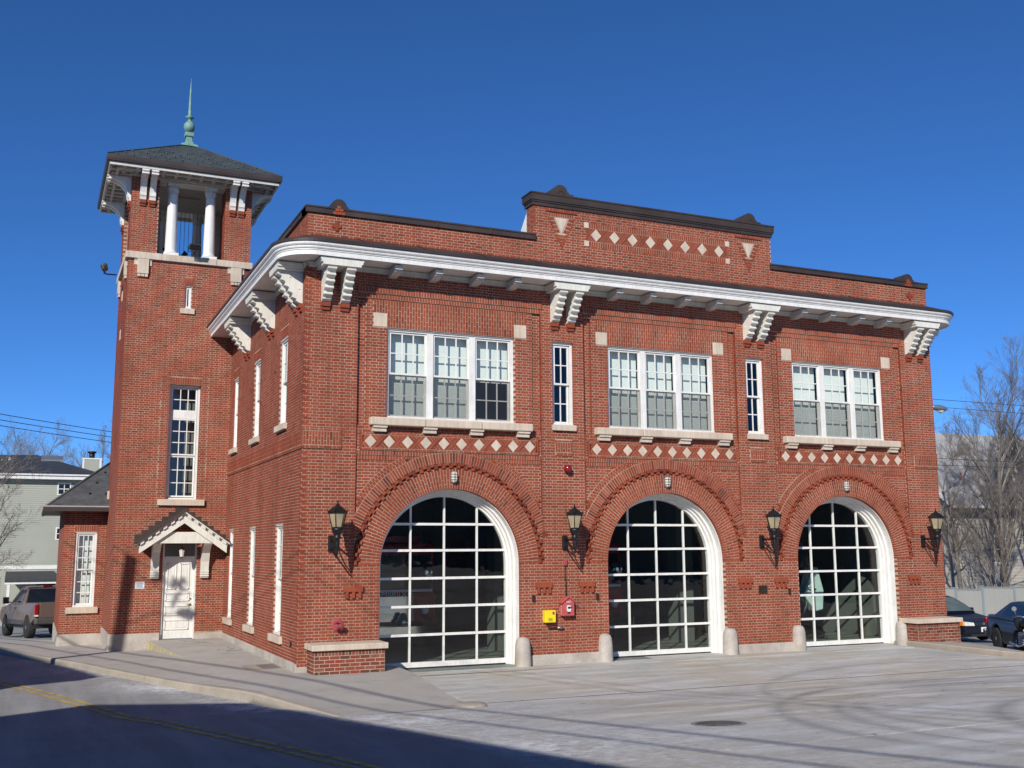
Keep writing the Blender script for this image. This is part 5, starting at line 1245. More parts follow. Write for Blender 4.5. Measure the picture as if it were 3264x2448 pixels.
# floodlights on the tower
def flood(loc, rz, lab):
    t = empty('floodlight', loc, lab, 'floodlight', rz=rz)
    mb = MB(); mb.box(-.19, .19, -.10, .10, -.10, .13); mb.build('housing', 'floodlight', t, bevel=.05)
    mb = MB(); mb.box(-.17, .17, -.115, -.095, -.085, .11); mb.build('lens', 'dark_glass', t, bevel=.01)
    mb = MB(); mb.box(-.215, -.195, -.02, .02, -.16, .04); mb.box(.195, .215, -.02, .02, -.16, .04); mb.box(-.215, .215, -.02, .02, -.175, -.155); mb.tube([(0, 0, -.17), (0, .06, -.22), (0, .4, -.22)], .025, 8); mb.build('yoke', 'iron', t)
    t.scale = (.82, .82, .82)
    for ch in t.children: ch.rotation_euler.x = R(18) if 'yoke' not in ch.name else 0
flood((-1.20, TY-.34, 11.0), 0, 'dark floodlight on the belfry ledge between the white columns')
flood((TX0-.55, TY+1.2, 10.55), -math.pi/2, 'dark floodlight jutting from the shaded left face of the tower')
# siren in the belfry
t = empty('siren', (-1.55, 11.5, 10.79), 'black multi-horn siren standing inside the belfry', 'siren')
mb = MB(); mb.tube([(0, 0, 0), (0, 0, .45)], .06, 8); mb.box(-.22, .22, -.22, .22, .0, .04); mb.build('stand', 'iron', t)
mb = MB(); mb.lathe([(.10, .42), (.20, .46), (.22, .56), (.20, .68), (.08, .74), (.02, .75)], (0, 0, 0), 16); mb.build('motor', 'iron', t)
for k in range(8):
    a = k*math.pi/4+.3; mb = MB(); ca, sa = math.cos(a), math.sin(a); dz = .10 if k % 2 else -.02
    mb.tube([(.15*ca, .15*sa, .58), (.35*ca, .35*sa, .58+dz*.5), (.48*ca, .48*sa, .58+dz*1.6)], [.035, .05, .085], 8); mb.build('horn', 'iron', t)
# ---- fire engines and gym gear seen dimly through the doors
def wheel(parent, x, y, r, w, ax='x', rim='chrome', nm='wheel'):
    mb = MB(); pr = [(r*.62, -w/2), (r*.95, -w/2), (r, -w*.35), (r, w*.35), (r*.95, w/2), (r*.62, w/2)]
    mb.lathe(pr, (x, y, r), 24, ax); o = mb.build(nm, 'rubber', parent)
    for s in (-1, 1):
        mb = MB(); mb.lathe([(r*.62, s*w*.46), (r*.55, s*w*.40), (r*.2, s*w*.44), (r*.16, s*w*.52), (.01, s*w*.52)], (x, y, r), 18, ax); mb.build('rim', rim, o)
    return o
def engine(x, y0, lab, word):
    t = empty('fire_engine', (x, y0, 0), lab, 'fire engine')
    mb = MB(); mb.box(-1.1, 1.1, .0, 2.0, .55, 1.45); mb.box(-1.08, 1.08, .08, 2.0, 1.45, 2.65); mb.build('cab', 'engine_red', t, bevel=.08)
    mb = MB(); mb.box(-1.1, 1.1, 2.1, 6.6, .5, 2.7); mb.build('body', 'engine_red', t, bevel=.05)
    mb = MB(); mb.box(-.98, .98, .06, .09, 1.55, 2.35); mb.build('windscreen', 'dark_glass', t)
    mb = MB(); mb.box(-1.15, 1.15, -.45, .0, .42, .68); mb.build('bumper', 'chrome', t, bevel=.03)
    mb = MB(); mb.box(-.5, .5, -.03, .0, .75, 1.35)
    for k in range(6): mb.box(-.47, .47, -.05, -.03, .80+k*.09, .84+k*.09)
    mb.build('grille', 'chrome', t)
    for s in (-1, 1): mb = MB(); mb.lathe([(.10, 0), (.10, .05), (.06, .07)], (s*.8, 0, 1.0), 14, 'y'); mb.build('headlight', 'head_glass', t)
    mb = MB(); mb.box(-.8, .8, .3, .6, 2.65, 2.85); mb.build('light_bar', 'signal_red', t, bevel=.03)
    mb = MB(); mb.lathe([(.16, 0), (.17, .06), (.12, .12), (.10, .2), (.05, .26), (.01, .27)], (.15, -.25, .70), 18); mb.build('bell', 'chrome', t)
    mb = MB(); mb.lathe([(.02, -.2), (.13, -.17), (.2, -.08), (.22, 0), (.2, .08), (.13, .17), (.02, .2)], (.75, -.22, 1.95), 20); mb.tube([(.75, .1, 1.95), (.75, -.22, 1.95)], .05, 8); mb.build('siren', 'chrome', t)
    if word: text(word, .2, 'plate_white', t, FM(-.05, -.002+.0, 1.40))
    mb = MB(); mb.box(-1.0, 1.0, -.0, .01, 1.46, 1.52); mb.build('stripe', 'plate_white', t)
    for s in (-1, 1):
        wheel(t, s*.92, .9, .5, .3); wheel(t, s*.92, 5.2, .5, .3)
engine(3.3, 4.0, 'red fire engine with chrome bumper parked behind the first glazed door', 'CAMBRIDGE')
engine(8.9, 4.3, 'red fire engine with dark windscreen parked behind the middle glazed door', '')
t = empty('exercise_bike', (14.6, 2.4, 0), 'pale green upright exercise machine behind the last glazed door', 'exercise machine')
mb = MB(); mb.tube([(-.55, 0, .06), (.55, 0, .06)], .04, 8); mb.tube([(-.3, -.3, .05), (-.3, .3, .05)], .035, 8); mb.tube([(.5, -.3, .05), (.5, .3, .05)], .035, 8); mb.tube([(-.45, 0, .06), (.1, 0, .9), (.2, 0, 1.75)], .045, 8); mb.build('frame', 'plastic_black', t)
mb = MB(); mb.prism([(-.1, 1.2), (.25, 1.95), (.42, 1.95), (.6, 1.3), (.55, .8), (.3, .75)], lambda p, t_: (p[0], t_, p[1]), -.16, .16); mb.build('console', 'pale_green', t, bevel=.03)
mb = MB(); mb.box(-.75, -.35, -.2, .2, .8, .9); mb.box(-.85, -.75, -.2, .2, .85, 1.35); mb.build('seat', 'plastic_black', t, bevel=.03)
mb = MB(); mb.tube([(.2, -.3, 1.35), (-.05, -.28, 1.45)], .025, 8); mb.tube([(.2, .3, 1.35), (-.05, .28, 1.45)], .025, 8); mb.tube([(.2, -.3, 1.35), (.2, .3, 1.35)], .025, 8); mb.build('handlebar', 'grey_metal', t)
t = empty('treadmill', (13.3, 3.6, 0), 'black treadmill behind the last glazed door', 'treadmill')
mb = MB(); mb.box(-.35, .35, -.9, .9, .08, .22); mb.build('deck', 'plastic_black', t, bevel=.03)
for s in (-1, 1): mb = MB(); mb.tube([(s*.34, .7, .2), (s*.34, .85, 1.3), (s*.34, .3, 1.1)], .035, 8); mb.build('handrail', 'grey_metal', t)
mb = MB(); mb.box(-.36, .36, .78, .95, 1.15, 1.5); mb.build('console', 'plastic_black', t, bevel=.03)
# ------------------------------------------------------------------ vehicles
def arcpts(cy, r, z0, n=9):      # wheel-arch notch from rear to front
    a0 = math.asin(min(1, max(-1, (z0-.34)/r)))
    return [(cy-r*math.cos(a), .34+r*math.sin(a)) for a in [a0+(math.pi-2*a0)*k/n for k in range(n+1)]]
def shell(mb, prof, hw_of, tone_=.5):      # side profile polygon, half width depends on height
    n = len(prof); L = [(-hw_of(y, z), y, z) for y, z in prof]; Rr = [(hw_of(y, z), y, z) for y, z in prof]
    mb.add(L+Rr, [tuple(range(n)), tuple(range(n, 2*n))[::-1]]+[(i, n+i, n+(i+1) % n, (i+1) % n) for i in range(n)])
def pquad(mb, pts): mb.add(pts, [(0, 1, 2, 3)])
def pickup(loc, rz, lab):
    t = empty('pickup_truck', loc, lab, 'pickup truck', rz=rz)
    pr = [(-2.75, .70), (-2.25, .55)]+arcpts(-1.72, .50, .52)+[(-1.1, .50), (1.25, .50)]+arcpts(1.80, .50, .52)+[(2.45, .52), (2.75, .62), (2.78, .95), (2.60, 1.12), (1.45, 1.24), (-.72, 1.27), (-2.74, 1.29), (-2.78, 1.26)]
    mb = MB(); shell(mb, pr, lambda y, z: .98-.05*max(0, z-1.0)/.3-.04*max(0, .75-z)); mb.build('body', 'tan_paint', t, bevel=.035)
    mb = MB(); cab = [(-.80, 1.24), (-.62, 1.70), (-.45, 1.86), (.15, 1.90), (.55, 1.84), (1.35, 1.24)]; shell(mb, cab, lambda y, z: .92-.24*max(0, z-1.24)/.66); mb.build('cab', 'tan_paint', t, bevel=.04)
    e = .006
    def cw(z): return .92-.24*(z-1.24)/.66
    for s in (-1, 1):
        for (ya, yb, yc, yd) in ((-.62, -.10, -.12, -.48), (-.02, 1.08, .50, -.04)):
            k = MB(); pts = [(s*(cw(1.30)+e), ya, 1.30), (s*(cw(1.30)+e), yb, 1.30), (s*(cw(1.76)+e), yc, 1.76), (s*(cw(1.76)+e), yd, 1.76)]; pquad(k, pts); k.build('side_window', 'dark_glass', t)
    k = MB(); pquad(k, [(-.80, -.795, 1.30), (.80, -.795, 1.30), (.68, -.585, 1.78), (-.68, -.585, 1.78)]); k.v = [(x, y-.012-(.0), z) for x, y, z in k.v]; k.build('rear_window', 'dark_glass', t)
    k = MB(); pquad(k, [(-.80, 1.30, 1.30), (.80, 1.30, 1.30), (.66, .62, 1.80), (-.66, .62, 1.80)]); k.v = [(x, y+.02, z) for x, y, z in k.v]; k.build('windscreen', 'dark_glass', t)
    k = MB(); k.box(-.82, .82, -2.66, -.86, 1.262, 1.296); k.build('bed_liner', 'plastic_black', t)
    k = MB(); k.box(-.80, .80, -2.80, -2.74, .74, 1.28); k.build('tailgate', 'tan_paint', t, bevel=.02)
    k = MB(); k.box(-.14, .14, -2.815, -2.798, 1.10, 1.18); k.build('tailgate_handle', 'plastic_black', t)
    text('TRUCK', .001, 'black_text', t, FM(0, -2.802, .95)) if False else None
    for s in (-1, 1):
        k = MB(); k.box(s*.90-.065, s*.90+.065, -2.815, -2.70, .86, 1.22); o = k.build('tail_light', 'tail_red', t, bevel=.02)
        k = MB(); k.box(s*.90-.06, s*.90+.06, -2.82, -2.72, .80, .855); k.build('reverse_lens', 'head_glass', o)
        k = MB(); k.tube([(s*.95, 1.0, 1.30), (s*1.12, 1.02, 1.32)], .025, 6); k.box(min(s*1.05, s*1.25), max(s*1.05, s*1.25), .95, 1.06, 1.25, 1.50); k.build('mirror', 'plastic_black', t, bevel=.03)
        k = MB(); k.box(min(s*.955, s*1.0), max(s*.955, s*1.0), -1.15, 1.25, .50, .66); k.build('rocker_panel', 'tan_trim', t)
        k = MB(); k.box(s*.96-.012, s*.96+.012, .28, .34, 1.06, 1.10); k.box(s*.965-.02, s*.965+.02, .12, .34, 1.08, 1.11); k.build('door_handle', 'plastic_black', t)
        for y in (-1.72, 1.80): wheel(t, s*.86, y, .40, .27)
        k = MB(); k.box(s*.6-.3, s*.6+.3, 2.74, 2.80, .72, .95); k.build('headlight', 'head_glass', t)
    k = MB(); k.box(-.97, .97, -2.95, -2.70, .52, .74); k.build('rear_bumper', 'tan_trim', t, bevel=.05)
    k = MB(); k.box(-.17, .17, -2.958, -2.945, .56, .72); k.build('licence_plate', 'plate_pink', t)
    k = MB(); k.box(-.16, .16, -.52, -.44, 1.86, 1.90); k.build('brake_light', 'tail_red', t)
    k = MB(); k.box(-.85, .85, -2.3, 2.3, .36, .56); k.build('chassis', 'plastic_black', t)
    return t
def sedan(loc, rz, lab, paint, plate='plate_white', ht=1.43):
    t = empty('parked_car', loc, lab, 'car', 'cars in the side parking lot', rz=rz)     # forward = +y
    pr = [(-2.25, .42), (-2.05, .24), (-1.75, .22)]+arcpts(-1.30, .37, .24)+[(-.85, .2), (.9, .2)]+arcpts(1.38, .37, .24)+[(1.85, .2), (2.2, .24), (2.30, .40), (2.28, .58), (2.18, .68), (1.9, .76), (1.2, .87), (.85, .93), (-1.45, .97), (-2.05, .96), (-2.22, .88), (-2.28, .6)]
    def hw(y, z):
        e_ = 1-.16*max(0, (abs(y)-1.5)/.8)**2
        return (.86-.07*max(0, z-.6)/.35-.03*max(0, .5-z))*e_
    mb = MB(); shell(mb, pr, hw); mb.build('body', paint, t, bevel=.04)
    zt = ht; cab = [(-1.62, .94), (-1.25, 1.15), (-.85, zt-.06), (-.45, zt-.01), (.05, zt), (.32, zt-.05), (.75, 1.16), (1.12, .90)]
    def cw(z): return .78-.22*(z-.93)/(zt-.93)
    mb = MB(); shell(mb, cab, lambda y, z: cw(z)); mb.build('cabin', paint, t, bevel=.035)
    e = .006; zw = zt-.09
    for s in (-1, 1):
        for pts in (((-1.05, 1.0), (-.30, .99), (-.30, zw), (-.72, zw)), ((-.22, .99), (.86, .97), (.30, zw), (-.22, zw))):
            k = MB(); pquad(k, [(s*(cw(z)+e), y, z) for y, z in pts]); k.build('side_window', 'dark_glass', t)
    k = MB(); pquad(k, [(-.68, 1.085, .955), (.68, 1.085, .955), (.50, .36, zt-.06), (-.50, .36, zt-.06)]); k.v = [(x, y+.012, z+.012) for x, y, z in k.v]; k.build('windscreen', 'car_glass', t)
    k = MB(); pquad(k, [(-.66, -1.58, .99), (.66, -1.58, .99), (.50, -.88, zt-.07), (-.50, -.88, zt-.07)]); k.v = [(x, y-.012, z+.02) for x, y, z in k.v]; k.build('rear_window', 'dark_glass', t)
    for s in (-1, 1):
        k = MB(); k.prism([(s*.36, .555), (s*.74, .565), (s*.75, .70), (s*.40, .66)], lambda p, t_: (p[0], t_, p[1]), 2.05, 2.305); o = k.build('headlight', 'head_glass', t, bevel=.01)
        k = MB(); k.box(min(s*.70, s*.80), max(s*.70, s*.80), 2.0, 2.235, .565, .69); k.build('indicator', 'amber', o)
        k = MB(); k.box(s*.62-.16, s*.62+.16, -2.285, -2.1, .70, .86); k.build('tail_light', 'tail_red', t, bevel=.02)
        k = MB(); k.box(min(s*.78, s*.95), max(s*.78, s*.95), .72, .84, .93, 1.05); k.build('mirror', paint, t, bevel=.03)
        for y in (-1.30, 1.38): wheel(t, s*.76, y, .31, .21, rim='grey_metal')
    k = MB(); k.box(-.33, .33, 2.22, 2.30, .56, .66); k.build('grille', 'plastic_black', t, bevel=.01)
    k = MB(); k.lathe([(.05, 0), (.05, .02), (.035, .022)], (0, -0, 0), 14, 'y'); k.v = [(x, -y+2.295, z+.62) for x, y, z in k.v]; k.build('badge', 'chrome', t)
    k = MB(); k.box(-.80, .80, 2.16, 2.34, .32, .50); k.box(-.80, .80, -2.36, -2.2, .34, .52); k.build('bumpers', paint, t, bevel=.04, kind='stuff')
    k = MB(); k.box(-.55, .55, 2.30, 2.335, .22, .30); k.build('air_intake', 'plastic_black', t)
    k = MB(); k.box(-.155, .155, 2.338, 2.35, .36, .515); k.build('licence_plate', plate, t)
    k = MB(); k.box(-.155, .155, -2.37, -2.358, .60, .75); k.build('licence_plate', plate, t)
    k = MB(); k.box(-.72, .72, -1.9, 1.9, .17, .3); k.build('underbody', 'plastic_black', t)
    return t
simple('car_glass', (.10, .13, .12), .08, 0, .2, 3, 0, .7)
ty = 21.9; tx = -4.82; hd = Vector((-.22, .975)).normalized(); rz_ = math.atan2(-hd.x, hd.y)
rv = Vector((hd.y, -hd.x)); ctr = Vector((tx, ty))+rv*.86+hd*1.72
tp = pickup((ctr.x, ctr.y, H(ctr.x, ctr.y)), rz_, 'tan extended-cab pickup truck parked behind the brick annex'); tp.rotation_euler = (math.atan(-.035), 0, rz_)
c1 = Vector((23.75, 4.55)); h1 = Vector((-.10, -.995)).normalized(); o_ = c1-h1*2.34
s1 = sedan((o_.x, o_.y, H(c1.x, c1.y)-.02), math.atan2(-h1.x, h1.y), 'dark blue sedan facing out with white front licence plate beside the far bench', 'blue_paint')
h2 = Vector((-.427, -.904)).normalized(); r2 = Vector((h2.y, -h2.x)); wr = Vector((20.9, 1.47)); o2 = wr+h2*1.30-r2*.76
s2 = sedan((o2.x, o2.y, H(20.9, 1.4)), math.atan2(-h2.x, h2.y), 'dark slate grey sedan partly hidden behind the motorcycle', 'slate_paint', ht=1.42)
# motorcycle at the frame edge
def motorcycle(loc, rz):
    t = empty('motorcycle', loc, 'black motorcycle with chrome headlamp parked in front of the grey sedan', 'motorcycle', rz=rz)
    for y in (-.72, .74): wheel(t, 0, y, .32, .12, rim='grey_metal')
    mb = MB(); mb.tube([(-.09, .74, .32), (-.09, .52, .92)], .024, 8); mb.tube([(.09, .74, .32), (.09, .52, .92)], .024, 8); mb.tube([(0, .52, .9), (0, .2, .8), (0, -.4, .62), (0, -.72, .32)], .03, 8); mb.tube([(0, .45, .8), (0, .3, .35), (0, -.3, .30), (0, -.4, .6)], .028, 8); mb.build('frame', 'plastic_black', t)
    mb = MB(); mb.box(-.14, .14, -.22, .28, .28, .62)
    for k in range(5): mb.box(-.17, .17, -.18, .24, .33+k*.055, .35+k*.055)
    mb.build('engine', 'grey_metal', t, bevel=.02)
    mb = MB(); mb.tube([(0, .46, .86), (0, .30, .93), (0, .0, .90), (0, -.15, .80)], [.08, .15, .15, .08], 14); mb.build('fuel_tank', 'plastic_black', t)
    mb = MB(); mb.tube([(0, -.10, .80), (0, -.35, .78), (0, -.70, .88)], [.11, .15, .10], 12); mb.build('seat', 'rubber', t)
    mb = MB(); mb.lathe([(.10, 0), (.11, .04), (.09, .10), (.04, .13)], (0, 0, 0), 16, 'y'); mb.v = [(x, y+.60, z+.84) for x, y, z in mb.v]; o = mb.build('headlight', 'chrome', t); mb = MB(); mb.tube([(0, .60, .84), (0, .625, .84)], .095, 16); mb.build('lens', 'head_glass', o)
    mb = MB(); mb.tube([(-.40, .30, 1.05), (-.25, .45, 1.08), (0, .48, 1.0), (.25, .45, 1.08), (.40, .30, 1.05)], .018, 8); mb.build('handlebar', 'chrome', t)
    for s in (-1, 1):
        mb = MB(); mb.tube([(s*.32, .38, 1.07), (s*.36, .40, 1.22)], .008, 6); mb.lathe([(.06, -.01), (.065, .0), (.05, .02)], (0, 0, 0), 14, 'y'); k0 = len(mb.v); mb.v = mb.v[:k0-42]+[(x+s*.37, y+.40, z+1.26) for x, y, z in mb.v[k0-42:]]; mb.build('mirror', 'chrome', t)
        mb = MB(); mb.tube([(s*.10, .55, .72), (s*.20, .56, .72)], .01, 6); mb.tube([(s*.20, .54, .72), (s*.20, .60, .72)], .04, 10); mb.build('indicator', 'amber', t)
    mb = MB(); mb.tube([(.12, .2, .35), (.16, -.2, .26), (.17, -.85, .30)], [.03, .035, .045], 10); mb.build('exhaust', 'chrome', t)
    mb = MB()
    for k in range(9): a0, a1 = R(20+k*15), R(35+k*15); rb(mb, (0, 0, 0), a0, a1, .34, .352, -.06, .06, .5)
    mb.v = [(y, .74+x, z+.32) for x, y, z in mb.v]; mb.build('front_mudguard', 'plastic_black', t)
mo = Vector((18.72, -1.5)); mh = Vector((-.55, -.83)).normalized(); mp_ = mo-mh*.5; motorcycle((mp_.x, mp_.y, H(mp_.x, mp_.y)-.01), math.atan2(-mh.x, mh.y))

# ------------------------------------------------------------------ neighbours
def clap(mb, fr, u0, u1, v0, v1, pitch, holes=(), step=.018):
    n = int((v1-v0)/pitch); 
    for k in range(n):
        a, b_ = v0+k*pitch, v0+(k+1)*pitch; iv = [(u0, u1)]
        for (p, q, c, d) in holes:
            if c < (a+b_)/2 < d: iv = sub(iv, p, q)
        for p, q in iv: mb.add([fr(p, a, step), fr(q, a, step), fr(q, b_, .002), fr(p, b_, .002), fr(p, a, 0), fr(q, a, 0)], [(0, 1, 2, 3), (0, 4, 5, 1)])
def simple_window(fr, u0, u1, v0, v1, parent, nx=2, ny=2, trim='white'):
    mb = MB(); w = .07
    mb.fbox(fr, u0-w, u1+w, v1, v1+w, -.03, .035); mb.fbox(fr, u0-w, u1+w, v0-w, v0, -.03, .045); mb.fbox(fr, u0-w, u0, v0, v1, -.03, .034); mb.fbox(fr, u1, u1+w, v0, v1, -.03, .034)
    for i in range(1, nx): x = u0+(u1-u0)*i/nx; mb.fbox(fr, x-.02, x+.02, v0, v1, -.03, .026)
    for j in range(1, ny): z = v0+(v1-v0)*j/ny; mb.fbox(fr, u0, u1, z-.02, z+.02, -.03, .024)
    o = mb.build('window', trim, parent); k = MB(); k.fbox(fr, u0, u1, v0, v1, -.02, .012); k.build('pane', 'dark_glass', o); return o
# grey-green house behind the annex
HY = 42.0; hs = empty('clapboard_house', (-6, HY, H(-6, HY)), 'pale green clapboard house with dark hipped roof behind the tower annex', 'house')
hs_inv = -Vector((-6, HY, H(-6, HY)))
def rel(o): o.location = hs_cur
hs_cur = hs_inv
HF = frame((0, HY, 0), (1, 0, 0), (0, 0, 1), (0, -1, 0)); hx0, hx1 = -13.0, -1.75; hz0, hz1 = -1.6, 6.42
HRF = frame((hx1, 0, 0), (0, 1, 0), (0, 0, 1), (1, 0, 0))
wins = [(-3.74, -3.18, 5.58, 6.14), (-3.70, -2.9, 3.14, 3.70), (-7.6, -6.9, 3.0, 3.8), (-9.8, -9.0, 3.0, 3.8), (-6.72, -6.42, .35, 1.1), (-8.6, -7.9, 5.3, 6.1)]
def child(mb, name, mat, parent, **k): o = mb.build(name, mat, parent, **k); o.location = (hs_cur if parent in ROOTS else Vector((0, 0, 0))); return o
ROOTS = [hs]
mb = MB(); mb.box(hx0, hx1, HY, HY+11, hz0, hz1); wl_ = child(mb, 'wall', 'siding', hs)
mb = MB(); clap(mb, HF, hx0, hx1, hz0, 1.52, .115, wins+[(-5.84, -3.3, -2, 1.02)]); clap(mb, HF, hx0, hx1, 1.72, hz1-.02, .115, wins); clap(mb, HRF, HY, HY+11, hz0, hz1, .115); child(mb, 'clapboards', 'siding', hs, kind='stuff')
mb = MB(); mb.fbox(HF, hx0, hx1+.02, 1.52, 1.72, -.02, .04); mb.fbox(HF, hx0, hx0+.12, hz0, hz1, -.02, .035); mb.fbox(HF, hx1-.12, hx1+.02, 1.72, hz1, -.02, .035); child(mb, 'trim_band', 'white', hs)
for wdw in wins: o = simple_window(HF, *wdw, hs); o.location = hs_cur
mb = MB(); mb.fbox(HF, hx0-.5, hx1+.45, 6.36, 6.56, -.02, .42); mb.fbox(HF, hx0-.5, hx1+.45, 6.56, 6.64, -.02, .5); child(mb, 'eaves_trim', 'white', hs)
mb = MB(); e = .5; A = [(hx0-e, HY-e, 6.62), (hx1+e, HY-e, 6.62), (hx1+e, HY+11+e, 6.62), (hx0-e, HY+11+e, 6.62)]; Rg = [(hx0+4.5, HY+5.5, 8.05), (hx1-3.2, HY+5.5, 8.15)]
mb.add(A+Rg, [(0, 1, 5, 4), (1, 2, 5), (2, 3, 4, 5), (3, 0, 4)]); rf = child(mb, 'roof', 'shingle', hs)
mb = MB(); mb.add([(-4.7, HY+3.6, 7.62), (-3.5, HY+3.6, 7.62), (-3.5, HY+4.6, 7.98), (-4.7, HY+4.6, 7.98), (-4.7, HY+3.6, 7.74), (-3.5, HY+3.6, 7.74), (-3.5, HY+4.6, 8.06), (-4.7, HY+4.6, 8.06)], [(4, 5, 6, 7), (0, 1, 5, 4), (1, 2, 6, 5), (3, 0, 4, 7)]); child(mb, 'skylight', 'grey_metal', rf)
mb = MB(); cx0, cx1 = -2.5, -1.5; cyy = HY+2.4; mb.box(cx0, cx1, cyy, cyy+.9, 6.6, 7.72); chn = child(mb, 'chimney', 'siding', rf)
mb = MB()
for x in (cx0-.01, cx1-.09): mb.box(x, x+.10, cyy-.015, cyy+.1, 6.6, 7.72)
mb.box(cx0-.03, cx1+.03, cyy-.03, cyy+.93, 7.72, 7.80); child(mb, 'chimney_trim', 'white', rf)
mb = MB(); mb.tube([((cx0+cx1)/2, cyy+.45, 7.8), ((cx0+cx1)/2, cyy+.45, 8.12)], .16, 12); mb.tube([((cx0+cx1)/2, cyy+.45, 8.12), ((cx0+cx1)/2, cyy+.45, 8.22)], .24, 12); child(mb, 'flue_cap', 'iron', rf)
for x, z in ((-6.35, 7.55), (-6.75, 7.4)): mb = MB(); mb.tube([(x, HY+3.5, 7.0), (x, HY+3.5, z+.25)], .06, 8); child(mb, 'vent_pipe', 'white', rf)
# porch roof on that house
mb = MB(); mb.add([(-6.1, HY-.0, 1.42), (-3.75, HY, 1.42), (-3.3, HY-1.5, .98), (-6.1, HY-1.5, .98), (-6.1, HY, 1.3), (-3.75, HY, 1.3), (-3.3, HY-1.5, .88), (-6.1, HY-1.5, .88)], [(0, 1, 2, 3), (3, 2, 6, 7), (1, 5, 6, 2), (0, 3, 7, 4)]); pr_ = child(mb, 'porch_roof', 'shingle', hs)
mb = MB(); mb.box(-6.1, -3.4, HY-1.48, HY-1.38, .78, .98); mb.box(-5.98, -5.84, HY-1.46, HY-1.34, -1.6, .8); mb.box(-3.62, -3.48, HY-1.46, HY-1.34, -1.6, .8); child(mb, 'porch_posts', 'white', hs, kind='stuff')
mb = MB(); mb.box(-5.8, -4.6, HY-.06, HY-.02, -1.6, .78); child(mb, 'garage_panel', 'siding', hs)
mb = MB(); mb.box(-4.58, -3.64, HY-.05, HY-.02, -1.6, .78); child(mb, 'doorway', 'dark_glass', hs)
# grey shingled house beyond the parking lot
gy = 20.5; gx0, gx1 = 39.3, 58.0
g = empty('shingled_house', (gx0, gy, H(gx0, gy)), 'weathered grey shingled house with broad pale roof beyond the parking lot fence', 'house')
hs_cur = -Vector((gx0, gy, H(gx0, gy))); ROOTS.append(g)
GF = frame((0, gy, 0), (1, 0, 0), (0, 0, 1), (0, -1, 0)); GL = frame((gx0, 0, 0), (0, 1, 0), (0, 0, 1), (-1, 0, 0))
mb = MB(); mb.prism([(gy, -2.5), (gy, 4.75), (gy+5, 8.9), (gy+10, 4.75), (gy+10, -2.5)], lambda p, t: (t, p[0], p[1]), gx0, gx1); child(mb, 'wall', 'house_shingle', g)
gw = [(42.5, 43.3, 1.6, 3.0), (47, 48, .8, 2.4), (51, 52, .8, 2.4)]
mb = MB(); clap(mb, GF, gx0, gx1, -2.5, 4.7, .17, gw, .02); clap(mb, GL, gy, gy+10, -2.5, 4.7, .17, [(gy+1.2, gy+2.0, .4, 1.75)], .02); child(mb, 'shingles', 'house_shingle', g, kind='stuff')
for w_ in gw: o = simple_window(GF, *w_, g); o.location = hs_cur
o = simple_window(GL, gy+1.2, gy+2.0, .4, 1.75, g); o.location = hs_cur
o = simple_window(GL, gy+4.6, gy+5.4, 5.0, 6.4, g); o.location = hs_cur
mb = MB()
for (ya, za, yb, zb) in ((gy-.6, 4.52, gy+5, 9.02), (gy+10.6, 4.52, gy+5, 9.02)): mb.prism([(ya, za), (yb, zb), (yb, zb+.14), (ya, za+.14)], lambda p, t: (t, p[0], p[1]), gx0-.35, gx1+.3)
rf = child(mb, 'roof', 'shingle_pale', g)
mb = MB(); mb.prism([(gy-.62, 4.46), (gy+5, 8.98), (gy+5, 9.16), (gy-.62, 4.66)], lambda p, t: (t, p[0], p[1]), gx0-.40, gx0-.352); child(mb, 'bargeboard', 'white', rf)
mb = MB(); mb.box(gx0-.3, gx1+.2, gy-.74, gy-.62, 4.46, 4.60); child(mb, 'gutter', 'trim_grey', rf)
mb = MB(); mb.box(gx0-1.6, gx0, gy+.6, gy+3.4, 1.95, 2.1); mb.box(gx0-1.6, gx0-1.45, gy+.6, gy+.75, -2.5, 1.95); child(mb, 'porch_hood', 'white', g)
mb = MB(); mb.tube([(gx0+2.4, gy+1.2, 5.6), (gx0+2.4, gy+1.2, 6.5)], .05, 8); child(mb, 'vent_pipe', 'rust_red', rf)
# fence at the back of the lot
fy = 16.0; fl = empty('panel_fence', (36, fy, H(36, fy)), 'tall grey board fence with blue-grey posts behind the parked cars', 'fence'); hs_cur = -Vector((36, fy, H(36, fy))); ROOTS.append(fl)
fx = [29.0, 31.4, 33.0, 34.65, 36.35, 38.45, 40.5, 42.6, 44.7]; tops = [.62, .56, .50, .42, .40, .55, .52, .46, .40]
for i in range(len(fx)-1):
    a, b_ = fx[i], fx[i+1]; zt0 = .45-.02*(i-3) if i < 4 else .52-.02*(i-4)
    zt0 = {0: .72, 1: .64, 2: .56, 3: .46}.get(i, .52-.03*(i-4)); zt1 = zt0-.05
    nb = max(4, int((b_-a)/.16)); w_ = (b_-a-.12)/nb
    for k in range(nb):
        u = a+.06+k*w_; z_ = zt0+(zt1-zt0)*(k+.5)/nb; mb = MB(); mb.box(u+.004, u+w_-.004, fy-.02-.004*(k % 2), fy+.01, H(u, fy)-.1, z_); child(mb, 'board', 'fence_grey', fl)
    mb = MB(); mb.box(a-.06, a+.06, fy-.07, fy+.06, H(a, fy)-.2, zt0+.09); mb.box(a-.08, a+.08, fy-.09, fy+.08, zt0+.09, zt0+.12); child(mb, 'post', 'fence_post', fl)
    mb = MB(); mb.prism([(a+.06, zt0), (b_-.06, zt1), (b_-.06, zt1+.05), (a+.06, zt0+.05)], lambda p, t: (p[0], t, p[1]), fy-.05, fy+.04); child(mb, 'top_rail', 'fence_post', fl)
